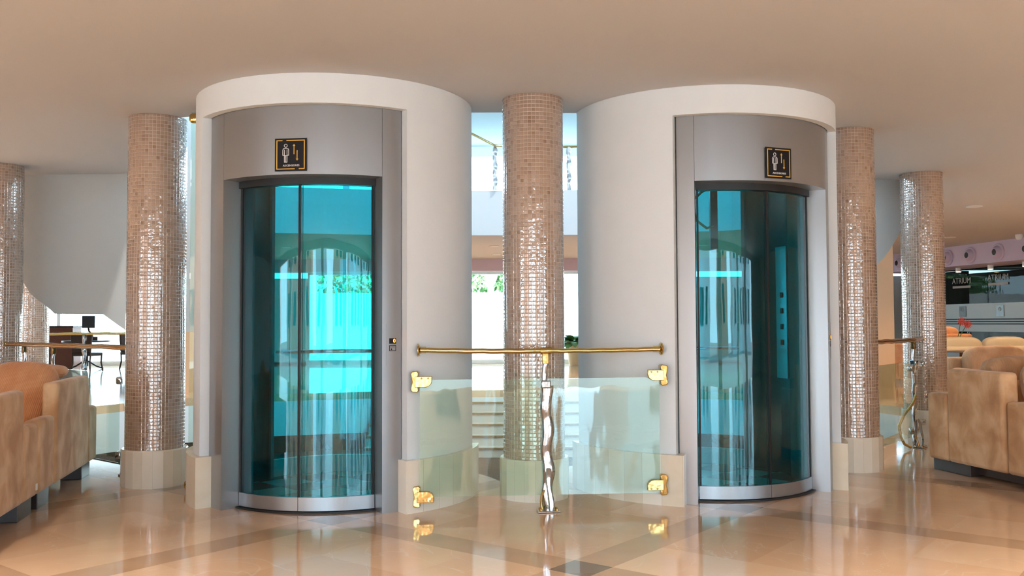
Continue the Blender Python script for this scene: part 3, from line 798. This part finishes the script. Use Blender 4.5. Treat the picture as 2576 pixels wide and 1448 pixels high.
side_rail(rP + e2 * 0.03, rB - e2 * 0.21, 1.000, 'short handrail from the chrome post to the rear right column', M['bronze'], (False, True))
n1 = Vector((-e1.y, e1.x)); q = rP - n1 * 0.045
chrome_post((q.x, q.y, 0), math.atan2(e1.y, e1.x), 1.0, 'chrome railing post beside the sofa on the right', 14, brass=M['bronze'])
side_panel(rA + e1 * 0.30, rP - e1 * 0.10, 0.10, 0.80, 'glass railing panel between right lift column and sofa')
side_panel(rP + e2 * 0.10, rB - e2 * 0.28, 0.10, 0.80, 'glass railing panel in front of the rear right column')
bt = tag(link('brass_loop', MB().tube([(3.71, 8.44, 0.50), (3.68, 8.44, 0.42), (3.60, 8.44, 0.32), (3.555, 8.45, 0.22), (3.565, 8.45, 0.12), (3.60, 8.45, 0.05), (3.66, 8.45, 0.02)], 0.013), M['brass']),
         'bent brass tube looping down to the floor by the right sofa', 'tube')
# glass screen between the left column and the left shaft
gs = thing('glass_screen', 'narrow frameless glass screen between left column and left shaft', 'glass panel', (0, 0, 0))
link('pane', MB().box((-2.290, 6.49, 0.02), (-2.17, 6.502, 2.70)), M['clear'], gs, smooth=0)
link('clamp', MB().cushion((-2.262, 6.478, 2.645), (0.035, 0.028, 0.035), 3, 10), M['brass'], gs)
link('clamp', MB().cushion((-2.280, 6.478, 0.05), (0.03, 0.028, 0.035), 3, 10), M['brass'], gs)
# far side railing, at the left
fr_ = side_rail((-7.2, 12.6), (-5.3, 13.6), 1.05, 'thin brass handrail on the far side of the atrium, in front of the dark chairs', M['brass'], (False, False))
pp, prr = wavy([(0, 0, 0), (0, 0, 1.03)], 0.028, 31)
link('post', MB().tube([Vector((-6.15, 13.15, 0)) + Vector(v) for v in pp], prr, 10), M['chrome'], fr_)

# gallery railing upstairs, across the atrium
ur = thing('gallery_railing', 'brass rail on twisted posts along the upper gallery, seen high between the lifts', 'railing', (0, 0, 0))
link('rail', MB().tube([(-3.0, 13.9, 4.30), (-2.0, 13.9, 4.30), (-1.2, 14.2, 4.30), (-0.7, 14.8, 4.29), (-0.29, 15.9, 4.28), (0.3, 16.06, 4.28), (1.1, 16.04, 4.28), (3.0, 15.7, 4.28)], 0.02, 10), M['brass'], ur)
for x, y in ((-2.0, 13.9), (-0.29, 15.95), (1.01, 16.06), (2.4, 15.85)):
    pp, prr = wavy([(x, y, 3.5), (x, y, 4.28)], 0.04, int(x * 10) + 50, 0.2)
    link('post', MB().tube(pp, prr, 10), M['steel'], ur)

# ------------------------------------------------------------------ sofas
def rot_about(z): return Matrix.Rotation(z, 4, 'Z')
def sofa(lab, loc, rz, side, prof, length, zb):
    """side: +1 body lies toward local +x of the visible side, -1 toward local -x"""
    s = thing('sofa', lab, 'sofa', loc, rz, 'brown suede sofas')
    for nm, y0, y1, h, inset in prof:
        x0, x1 = sorted((0.0 + side * inset, side * (inset + ((0.10 if side < 0 else 0.15) if nm != 'rear_ledge' else length))))
        sl = 0.03 if nm == 'backrest_side' else 0.0
        mb = MB().prism([(y0, zb), (y0, h), (y1 + sl, h), (y1, zb)] if y1 < y0 else [(y0, zb), (y1, zb), (y1, h), (y0 + sl, h)], x0, x1, ax=0)
        link(nm, mb, M['suede'], s, smooth=40, bevel=0.028, seg=3)
    return s

LA = rad(12.36)
SL = Vector((-3.317, 7.344, 0))
def loc2(o, x, y, z): return (x, y, z)
# far sofa of the left pair
s1 = sofa('brown suede sofa on the left with an orange ribbed cushion leaning in it', SL, LA, -1,
          [('rear_ledge', 0.0, -0.28, 0.538, 0.004), ('backrest_side', -0.284, -1.221, 0.789, 0.0), ('seat_side', -1.225, -1.597, 0.577, 0.003)], 1.8, 0.112)
link('seat', MB().box((-1.8, -1.59, 0.115), (-0.105, -0.60, 0.40)), M['suede'], s1, smooth=40, bevel=0.04, seg=3)
link('backrest', MB().box((-1.8, -0.60, 0.115), (-0.105, -0.29, 0.76)), M['suede'], s1, smooth=40, bevel=0.05, seg=3)
for x, y in ((-0.10, -0.17), (-0.10, -1.32), (-1.7, -0.17), (-1.7, -1.32)):
    link('foot', MB().box((x - 0.09, y - 0.16, 0), (x + 0.06, y + 0.10, 0.118)), M['darkwood'], s1, smooth=0, bevel=0.004)
# near sofa of the left pair, back to the left edge
s2 = sofa('brown suede sofa cut by the left edge of the photo, nearest the camera', SL, LA, -1,
          [('seat_side', -1.602, -1.906, 0.567, 0.003), ('backrest_side', -1.91, -2.70, 0.789, 0.0), ('rear_ledge', -2.705, -3.14, 0.538, 0.004)], 1.8, 0.112)
link('seat', MB().box((-1.8, -2.31, 0.115), (-0.165, -1.61, 0.45)), M['suede'], s2, smooth=40, bevel=0.04, seg=3)
link('backrest', MB().box((-1.8, -2.70, 0.115), (-0.165, -2.31, 0.75)), M['suede'], s2, smooth=40, bevel=0.05, seg=3)
link('care_tag', MB().box((-0.004, -1.66, 0.15), (0.001, -1.63, 0.19)), M['white'], s2, smooth=0)
for x, y in ((-0.10, -1.76), (-0.10, -2.95), (-1.7, -1.76), (-1.7, -2.95)):
    link('foot', MB().box((x - 0.09, y - 0.12, 0), (x + 0.06, y + 0.15, 0.118)), M['darkwood'], s2, smooth=0, bevel=0.004)
def cushion(lab, loc, rot, h, mat, p=3.2, group='sofa cushions', seam=True):
    c = link('cushion', MB().cushion((0, 0, 0), h, p, 20), mat)
    c.location = loc; c.rotation_euler = rot
    tag(c, lab, 'cushion', group)
    if seam:
        e = 2.0 / p
        pts = []
        for i in range(41):
            t = 2 * pi * i / 40
            pts.append((h[0] * 1.003 * math.copysign(abs(cos(t)) ** e, cos(t)), 0.0, h[2] * 1.003 * math.copysign(abs(sin(t)) ** e, sin(t))))
        link('piping', MB().tube(pts, 0.005, 8), mat, c)
    return c
Rz = rot_about(LA)
def W(o, x, y, z): v = Rz @ Vector((x, y, z)); return (o.x + v.x, o.y + v.y, v.z)
cushion('orange ribbed cushion leaning on the back of the left sofa, facing the hall', W(SL, -0.37, -0.80, 0.625), (rad(-48), rad(3), LA), (0.25, 0.13, 0.36), M['orange'], 3.4)
cushion('flat orange ribbed cushion behind the leaning one on the left sofa', W(SL, -0.36, -0.47, 0.825), (rad(-84), 0, LA + rad(4)), (0.24, 0.05, 0.15), M['orange'], 3.2)
cushion('edge of an orange cushion on the near left sofa, at the left edge', W(SL, -0.55, -2.16, 0.675), (rad(20), rad(-4), LA), (0.30, 0.12, 0.20), M['orange'], 2.8)

SR = Vector((3.323, 7.373, 0))
s3 = sofa('brown suede sofa cut by the right edge of the photo, nearest the camera', SR, LA, 1,
          [('rear_ledge', 0.0, -0.235, 0.61, 0.004), ('backrest_side', -0.24, -0.85, 0.805, 0.0), ('seat_side', -0.855, -1.75, 0.60, 0.003)], 1.9, 0.088)
link('seat', MB().box((0.165, -1.73, 0.10), (1.9, -0.62, 0.42)), M['suede'], s3, smooth=40, bevel=0.04, seg=3)
link('backrest', MB().box((0.165, -0.62, 0.10), (1.9, -0.24, 0.74)), M['suede'], s3, smooth=40, bevel=0.05, seg=3)
for x, y in ((0.10, -0.14), (0.10, -1.5), (1.8, -0.14), (1.8, -1.5)):
    link('foot', MB().box((x - 0.06, y - 0.30, 0), (x + 0.10, y + 0.12, 0.09)), M['darkwood'], s3, smooth=0, bevel=0.004)
link('plinth', MB().box((0.10, -1.72, 0.02), (1.8, -0.30, 0.088)), M['darkwood'], s3, smooth=0)
cushion('long ribbed brown back cushion showing above the arm of the near right sofa', W(SR, 0.46, -0.47, 0.74), (rad(-6), 0, LA), (0.29, 0.12, 0.165), M['cord'], 4.0)
cushion('plump ribbed brown cushion at the right edge on the near right sofa', W(SR, 0.46, -0.86, 0.71), (rad(-16), rad(3), LA - rad(8)), (0.27, 0.13, 0.19), M['cord'], 3.0)

def simple_sofa(lab, loc, rz, w, h, d, mat, n=2, group='lounge sofas', name='sofa'):
    s = thing(name, lab, 'sofa' if name == 'sofa' else 'armchair', loc, rz, group)
    link('seat', MB().box((-w / 2 + 0.12, -d / 2, 0.10), (w / 2 - 0.12, d / 2 - 0.18, 0.42)), mat, s, smooth=40, bevel=0.04, seg=3)
    link('backrest', MB().box((-w / 2, d / 2 - 0.18, 0.10), (w / 2, d / 2, h - 0.14)), mat, s, smooth=40, bevel=0.05, seg=3)
    for sx in (-1, 1):
        x0, x1 = sorted((sx * w / 2, sx * (w / 2 - 0.13)))
        link('arm', MB().box((x0, -d / 2, 0.08), (x1, d / 2 - 0.19, h * 0.70)), mat, s, smooth=40, bevel=0.04, seg=3)
    for k in range(n):
        cw = (w - 0.28) / n
        link('back_cushion', MB().cushion((-w / 2 + 0.14 + cw * (k + 0.5), d / 2 - 0.24, h - 0.24), (cw / 2 - 0.004, 0.12, 0.24), 3.6, 14), mat, s)
    for sx in (-1, 1):
        for sy in (-1, 1):
            link('foot', MB().box((sx * (w / 2 - 0.1) - 0.04, sy * (d / 2 - 0.1) - 0.04, 0), (sx * (w / 2 - 0.1) + 0.04, sy * (d / 2 - 0.1) + 0.04, 0.11)), M['darkwood'], s, smooth=0)
    return s
simple_sofa('brown ribbed sofa standing behind the near right sofa', (6.25, 10.9, 0), rad(6), 1.9, 0.88, 0.9, M['cord'], 2)
simple_sofa('cream leather sofa at the back of the right lounge', (7.15, 14.2, 0), rad(185), 1.75, 0.94, 0.9, M['cream'], 2)
simple_sofa('orange armchair by the dark shop windows in the right lounge', (7.95, 17.3, 0), rad(200), 1.05, 1.08, 0.9, M['orange'], 1, name='armchair')
tb = thing('low_table', 'dark wooden table between the rear right column and the cream sofa', 'table', (6.25, 12.3, 0), rad(8))
link('table_top', MB().box((-0.5, -0.35, 0.70), (0.75, 0.35, 0.77)), M['darkwood'], tb, smooth=0, bevel=0.005)
for x in (-0.44, 0.68):
    for y in (-0.3, 0.3): link('leg', MB().box((x - 0.03, y - 0.03, 0), (x + 0.03, y + 0.03, 0.70)), M['darkwood'], tb, smooth=0)

def leafy(c, r, n, ln, seed, up=0.3):
    """tuft of curved leaf blades"""
    rnd = random.Random(seed); mb = MB()
    for i in range(n):
        a = rnd.uniform(0, 2 * pi); e = rnd.uniform(up, 1.2); L_ = ln * rnd.uniform(0.7, 1.15); wd = L_ * 0.22
        d = Vector((cos(a) * cos(e), sin(a) * cos(e), sin(e))); sdv = Vector((-sin(a), cos(a), 0)); vs = []
        st_ = Vector(c) + Vector((cos(a), sin(a), 0)) * r * rnd.random()
        for k in range(6):
            t = k / 5; p = st_ + d * (L_ * t) + Vector((0, 0, -0.55 * L_ * t * t)); w = wd * sin(pi * (0.08 + 0.92 * t)) + 0.003
            vs += [p - sdv * w, p + sdv * w]
        mb.add(vs, [(2 * k, 2 * k + 1, 2 * k + 3, 2 * k + 2) for k in range(5)])
    return mb
fp = thing('flower_planter', 'dark planter with red flowers standing behind the cream sofa', 'planter', (7.0, 13.3, 0))
fp.location = (7.35, 15.3, 0)
link('bowl', MB().lathe([(0.02, 0), (0.25, 0.02), (0.34, 0.55), (0.36, 0.78), (0.32, 0.78), (0.30, 0.70), (0.02, 0.70)], 28), M['black'], fp)
link('foliage', leafy((0, 0, 0.74), 0.25, 46, 0.42, 5), M['leaf'], fp, smooth=0)
for k, (x, y, z) in enumerate(((0.10, -0.1, 1.17), (0.26, 0.02, 1.12))):
    fl = MB()
    for i in range(14):
        a = 2 * pi * i / 14
        fl.add([(x, y - 0.01, z), (x + 0.05 * cos(a - 0.18), y - 0.03, z + 0.05 * sin(a - 0.18)), (x + 0.085 * cos(a), y - 0.035, z + 0.085 * sin(a)), (x + 0.05 * cos(a + 0.18), y - 0.03, z + 0.05 * sin(a + 0.18))], [(0, 1, 2, 3)])
    f_ = link('flower', fl, M['red'], fp, smooth=0)
    link('stem', MB().tube([(x, y, z), (x * 0.6, y, 0.95), (x * 0.3, 0, 0.75)], 0.006, 6), M['leaf'], f_)
pp_ = thing('potted_plant', 'leafy plant in a pale pot on the far floor, seen right of the middle column', 'plant', (1.70, 25.2, 0))
link('pot', MB().lathe([(0.02, 0.0), (0.13, 0.0), (0.15, 0.06), (0.20, 0.62), (0.22, 0.66), (0.18, 0.66), (0.02, 0.60)], 24), M['pot'], pp_)
link('foliage', leafy((0, 0, 0.62), 0.14, 60, 0.55, 8, 0.1), M['leaf'], pp_, smooth=0)

# ------------------------------------------------------------------ right lounge: shop front
P0 = Vector((8.75, 21.0, 0)); D = Vector((0.16440, -0.98639, 0)); Nn = Vector((0.98639, 0.16440, 0))
SF = Matrix(((D.x, Nn.x, 0, P0.x), (D.y, Nn.y, 0, P0.y), (0, 0, 1, 0), (0, 0, 0, 1)))   # local: x along the front, y inward, z up
def sfb(a, b): return MB().box(a, b).xf(SF)
struct('trim_2', sfb((-0.6, 0.0, 2.305), (9.0, 1.2, CEIL - 0.001)), M['lilac'], smooth=0)
sfr = thing('restaurant_storefront', 'dark glazed restaurant front under the lilac fascia at right', 'shop front', (0, 0, 0))
for i in range(7):
    link('glazing', sfb((-0.6 + i * 1.32, 0.90, 0.0), (-0.6 + (i + 1) * 1.32 - 0.02, 0.915, 2.303)), M['smoked'], sfr, smooth=0)
link('frosted_band', sfb((-0.6, 0.893, 0.95), (8.6, 0.898, 1.55)), M['frost'], sfr, smooth=0)
for z in (1.115, 1.165, 1.215):
    link('stripe', sfb((-0.6, 0.888, z - 0.012), (8.6, 0.892, z + 0.012)), M['black'], sfr, smooth=0)
link('interior_wall', sfb((-0.6, 2.2, 0.0), (9.0, 2.3, 2.30)), M['cabdark'], sfr, smooth=0)
link('interior_pier', sfb((-0.2, 1.2, 0.0), (0.75, 1.4, 2.30)), M['frost'], sfr, smooth=0)
def wall_text(s, z, size, lab):
    t = thing('shop_lettering', lab, 'lettering', (0, 0, 0), 0, 'names on the shop glass')
    R_ = SF @ Matrix.Translation((s, 0.886, z))
    link('letters', text_mb('ATRIUM', size, 0.002).xf(R_), M['frosttext'], t, smooth=0)
    link('underline', MB().box((-0.30, -0.002, -0.155), (0.30, 0.002, -0.105)).xf(R_), M['frosttext'], t, smooth=0)
M['frosttext'] = plain('etched_lettering', (0.30, 0.29, 0.27), 0.6)
wall_text(2.36, 2.07, 0.175, 'etched ATRIUM lettering on the dark glass, the right one of two')
wall_text(1.20, 2.05, 0.175, 'etched ATRIUM lettering on the dark glass, the left one beside the column')  # reflection of the etched name, built as a second set of letters
for s, lab in ((1.22, 'small dark notice on the frosted glass, nearer the column'), (2.40, 'small dark notice on the frosted glass, nearer the right edge')):
    n = thing('notice', lab, 'notice', (0, 0, 0), 0, 'notices on the shop glass')
    link('sheet', sfb((s - 0.11, 0.882, 1.27), (s + 0.11, 0.886, 1.50)), M['screen'], n, smooth=0)
    link('motif', MB().tube([tuple(SF @ Vector((s + 0.03 * cos(t), 0.880, 1.42 + 0.035 * sin(t)))) for t in [i * 0.35 for i in range(-4, 12)]], 0.008, 6), M['frost'], n)
for s, lab in ((0.32, 'first round air nozzle on the lilac fascia, left of the rear column'), (2.03, 'second round air nozzle, half behind the rear column'),
               (2.74, 'third round air nozzle on the lilac fascia'), (3.55, 'round air nozzle nearest the right edge'), (4.36, 'round air nozzle at the right edge of the photo')):
    z = 2.495
    nz = thing('air_nozzle', lab, 'air vent', (0, 0, 0), 0, 'round air nozzles')
    T = SF @ Matrix.Translation((s, 0, z)) @ Matrix.Rotation(pi / 2, 4, 'X')
    link('ring', MB().lathe([(0.13, 0.0), (0.165, 0.0), (0.165, 0.02), (0.15, 0.032), (0.13, 0.03)], 36).xf(T), M['lilac'], nz)
    link('cone', MB().lathe([(0.001, -0.001), (0.13, 0.001), (0.12, 0.05), (0.075, 0.10), (0.06, 0.10), (0.055, 0.03), (0.001, 0.02)], 32).xf(T), M['lilac'], nz)
    link('opening', MB().lathe([(0.001, 0.095), (0.0595, 0.095), (0.0595, 0.0985), (0.001, 0.0985)], 24).xf(T), M['screen'], nz)
for s, lab in ((1.72, 'small spot lamp under the fascia, nearest the rear column'), (2.72, 'small spot lamp under the fascia, the middle one'), (3.70, 'small spot lamp under the fascia, nearest the right edge')):
    l = thing('spot_lamp', lab, 'lamp', (0, 0, 0), 0, 'spot lamps under the fascia')
    T = SF @ Matrix.Translation((s, 0.45, 0))
    link('housing', MB().lathe([(0.001, 2.304), (0.055, 2.304), (0.055, 2.22), (0.001, 2.22)], 20).xf(T), M['wall'], l)
    link('bulb', MB().lathe([(0.001, 2.212), (0.045, 2.212), (0.045, 2.219), (0.001, 2.219)], 20).xf(T), M['lamp'], l)

# warm recessed lamps in the lounge and lobby ceilings, some of them unseen and added as fill
def downlight(x, y, power, lab, cone=125, col=(1.0, 0.66, 0.36)):
    d = thing('ceiling_downlight', lab, 'lamp', (x, y, CEIL), 0, 'recessed downlights')
    link('trim_ring', MB().lathe([(0.075, -0.012), (0.105, -0.012), (0.105, -0.0005), (0.075, -0.0005)], 28), M['wall'], d)
    link('bulb', MB().lathe([(0.001, -0.008), (0.074, -0.008), (0.074, -0.001), (0.001, -0.001)], 24), M['lamp'], d)
    li = bpy.data.lights.new('downlight', 'SPOT'); li.energy = power; li.color = col; li.spot_size = rad(cone); li.spot_blend = 0.8; li.shadow_soft_size = 0.06
    o = bpy.data.objects.new('downlight', li); COL.objects.link(o); o.parent = d; o.location = (0, 0, -0.03)
downlight(8.02, 16.7, 55, 'glowing recessed downlight in the orange ceiling of the right lounge')
downlight(6.2, 12.2, 110, 'recessed downlight above the dark table in the right lounge')
downlight(8.3, 13.4, 60, 'recessed downlight off to the right of the lounge')
pj = thing('ceiling_sensor', 'small white dome on the lounge ceiling at the right edge', 'sensor', (9.04, 16.25, CEIL))
link('dome', MB().lathe([(0.001, -0.10), (0.04, -0.09), (0.06, -0.05), (0.06, 0.0), (0.001, 0.0)], 20), M['wall'], pj)
for x in (-4.2, -1.4, 1.4, 4.2):
    for y in (-3.4, -1.2, 1.0):
        downlight(x, y, 40, 'recessed downlight in the lobby ceiling above the viewer', col=(1.0, 0.98, 0.96))
for x, y in ((-6.2, 3.0), (-7.2, 5.6), (-8.6, 8.2), (-9.5, 11.0), (-12.0, 9.0), (6.2, 3.0), (7.2, 5.6), (8.4, 8.4), (4.4, 2.0), (-4.4, 2.0)):
    downlight(x, y, 80 if y < 5 else 260, 'recessed downlight in the side of the lobby ceiling, outside the photo', col=(1.0, 0.98, 0.96))  # unseen lamps added so the side floor bounces light onto the back ceiling
for x, w in ((-2.9, 70), (-0.9, 45), (1.1, 45), (3.1, 70)):
    downlight(x, 3.4, w, 'narrow recessed downlight over the lobby floor before the lifts, above the photo', cone=88, col=(1.0, 0.86, 0.70))  # unseen lamps added to brighten the floor, cones kept off the lintels
for x in (-4.5, -0.35, 3.8):
    for y in (18.2, 20.4):
        downlight(x, y, 100, 'recessed downlight in the far hall ceiling under the gallery', col=(1.0, 0.80, 0.62))

# ------------------------------------------------------------------ far left: tables and chairs by the windows
def far_chair(loc, rz, lab, hh=0.98):
    c = thing('lounge_chair', lab, 'chair', loc, rz, 'dark chairs by the far windows')
    link('seat', MB().box((-0.27, -0.26, 0.38), (0.27, 0.26, 0.46)), M['wicker'], c, smooth=40, bevel=0.02)
    link('backrest', MB().prism([(-0.26, 0.46), (0.26, 0.46), (0.30, hh - 0.08), (0.26, hh), (-0.26, hh), (-0.30, hh - 0.08)], 0.20, 0.27, ax=1), M['wicker'], c, smooth=40, bevel=0.02)
    for sx in (-1, 1):
        link('arm', MB().box((sx * 0.27 - 0.025, -0.24, 0.60), (sx * 0.27 + 0.025, 0.22, 0.66)), M['wicker'], c, smooth=40, bevel=0.01)
        for sy in (-0.23, 0.23):
            link('leg', MB().tube([(sx * 0.25, sy, 0.40), (sx * 0.24, sy * 1.02, 0.2), (sx * 0.27, sy * 1.15, 0.0)], 0.02, 8), M['wicker'], c)
    return c
far_chair((-10.95, 23.6, 0), rad(170), 'dark armchair at far left with its back to the atrium, right of the screen')
far_chair((-12.2, 23.0, 0), rad(200), 'dark armchair at far left beside the reddish cabinet')
far_chair((-10.05, 24.4, 0), rad(60), 'dark armchair at far left seen from the side, nearest the tan wall')
tb2 = thing('desk', 'dark round desk by the far windows carrying a screen', 'table', (-11.35, 24.4, 0))
link('table_top', MB().lathe([(0.001, 0.72), (0.6, 0.72), (0.6, 0.76), (0.001, 0.76)], 32), M['darkwood'], tb2)
link('pedestal', MB().lathe([(0.04, 0.08), (0.06, 0.08), (0.05, 0.719), (0.04, 0.719)], 16), M['darkwood'], tb2)
for k in range(4):
    a = k * pi / 2 + 0.4
    link('leg', MB().tube([(0.04 * cos(a), 0.04 * sin(a), 0.22), (0.25 * cos(a), 0.25 * sin(a), 0.08), (0.42 * cos(a), 0.42 * sin(a), 0.015)], 0.022, 8), M['darkwood'], tb2)
ms = thing('monitor', 'small dark screen on a stand on the far desk', 'monitor', (-11.3, 24.4, 0.7605), rad(35))
link('screen', MB().box((-0.16, -0.02, 0.33), (0.16, 0.02, 0.66)), M['screen'], ms, smooth=0, bevel=0.006)
link('stand', MB().tube([(0.12, 0, 0.02), (0.10, 0.02, 0.15), (0.02, 0.02, 0.25), (0, 0.02, 0.36)], 0.025, 8), M['black'], ms)
link('foot', MB().box((-0.22, -0.1, 0.0), (0.22, 0.1, 0.10)), M['wicker'], ms, smooth=0, bevel=0.01)
cb = thing('cabinet', 'reddish wooden cabinet at far left by the bright windows', 'cabinet', (-12.45, 25.3, 0))
link('body', MB().box((-0.45, -0.25, 0.0), (0.42, 0.25, 1.10)), M['redwood'], cb, smooth=0)
link('top', MB().box((-0.48, -0.28, 1.10), (0.45, 0.28, 1.15)), M['darkwood'], cb, smooth=0)
cb2 = thing('tall_cabinet', 'narrow reddish cabinet beside the tan wall at far left', 'cabinet', (-10.15, 25.3, 0))
link('body', MB().box((-0.16, -0.25, 0.0), (0.30, 0.25, 1.10)), M['redwood'], cb2, smooth=0)
link('top', MB().box((-0.18, -0.27, 1.10), (0.32, 0.27, 1.14)), M['darkwood'], cb2, smooth=0)

# ------------------------------------------------------------------ outdoors
struct('ground_far', MB().box((-40, 26.85, -0.2), (40, 60, -0.12)), M['outground'], smooth=0)
struct('ground_rear', MB().box((-40, -45, -0.2), (40, -5.15, -0.12)), M['outground'], smooth=0)
ow = tag(link('garden_wall', MB().box((-14, 33.0, -0.12), (12, 33.3, 2.28)), M['outwhite'], smooth=0), 'white garden wall outside the far windows', 'wall')
rnd = random.Random(7)
def bush(lab, loc, r, h, seed):
    t = thing('garden_tree', lab, 'tree', loc, 0, 'trees beyond the garden wall')
    rr = random.Random(seed); mb = MB()
    for i in range(1500):
        a = rr.uniform(0, 2 * pi); z = rr.uniform(0.25, 1.0) * h; q = r * (1 - abs(z / h - 0.6)) ** 0.5 * rr.random() ** 0.5
        c = Vector((q * cos(a), q * sin(a), z)); u = Vector((rr.uniform(-1, 1), rr.uniform(-1, 1), rr.uniform(-1, 1))).normalized(); v = u.orthogonal().normalized()
        s_ = rr.uniform(0.09, 0.19)
        mb.add([c - u * s_, c - v * s_ * 0.5, c + u * s_, c + v * s_ * 0.5], [(0, 1, 2, 3)])
    link('foliage', mb, M['hedge'], t, smooth=0)
    link('trunk', MB().tube([(0, 0, 0), (0.04, 0, h * 0.4), (0, 0.03, h * 0.7)], [0.09, 0.07, 0.03], 8), M['bark'], t)
bush('green tree above the garden wall, left of the middle column', (-2.2, 36.0, -0.12), 1.3, 3.9, 1)
bush('green tree above the garden wall, close beside the middle column', (0.25, 35.6, -0.12), 1.0, 3.7, 2)
bush('green tree beyond the garden wall, seen through the left lift', (-6.2, 36.0, -0.12), 1.6, 4.0, 3)

# unseen grey pane over the atrium opening, added to dim the daylight
sk = MB().box((-6.6, 6.2, 5.61), (5.7, 16.3, 5.62))
struct('window_skylight', sk, M['skyglass'], smooth=0)

# street behind the viewer
for i, (xa, xb, h, mt) in enumerate([(-26, -9, 7.5, 'facade'), (-6.5, -1.0, 5.0, 'outwhite'), (3.0, 9.0, 8.0, 'facade'), (12, 26, 6.0, 'outwhite')]):
    b = thing('street_building', ('terracotta rendered street house across the road, the wider one', 'low white street house across the road, between terracotta ones', 'terracotta rendered street house across the road, the narrow tall one', 'wide white street house across the road')[i], 'building', ((xa + xb) / 2, -24, -0.12))
    w = (xb - xa) / 2
    link('block', MB().box((-w, -4, 0), (w, 0, h)), M[mt], b, smooth=0)
    k = 0
    while -w + 1 + k * 2.2 < w - 1.2:
        for z in (1.2, 4.0):
            if z + 1.6 < h: link('window', MB().box((-w + 1 + k * 2.2, 0.0, z), (-w + 2.1 + k * 2.2, 0.05, z + 1.5)), M['screen'], b, smooth=0)
        k += 1
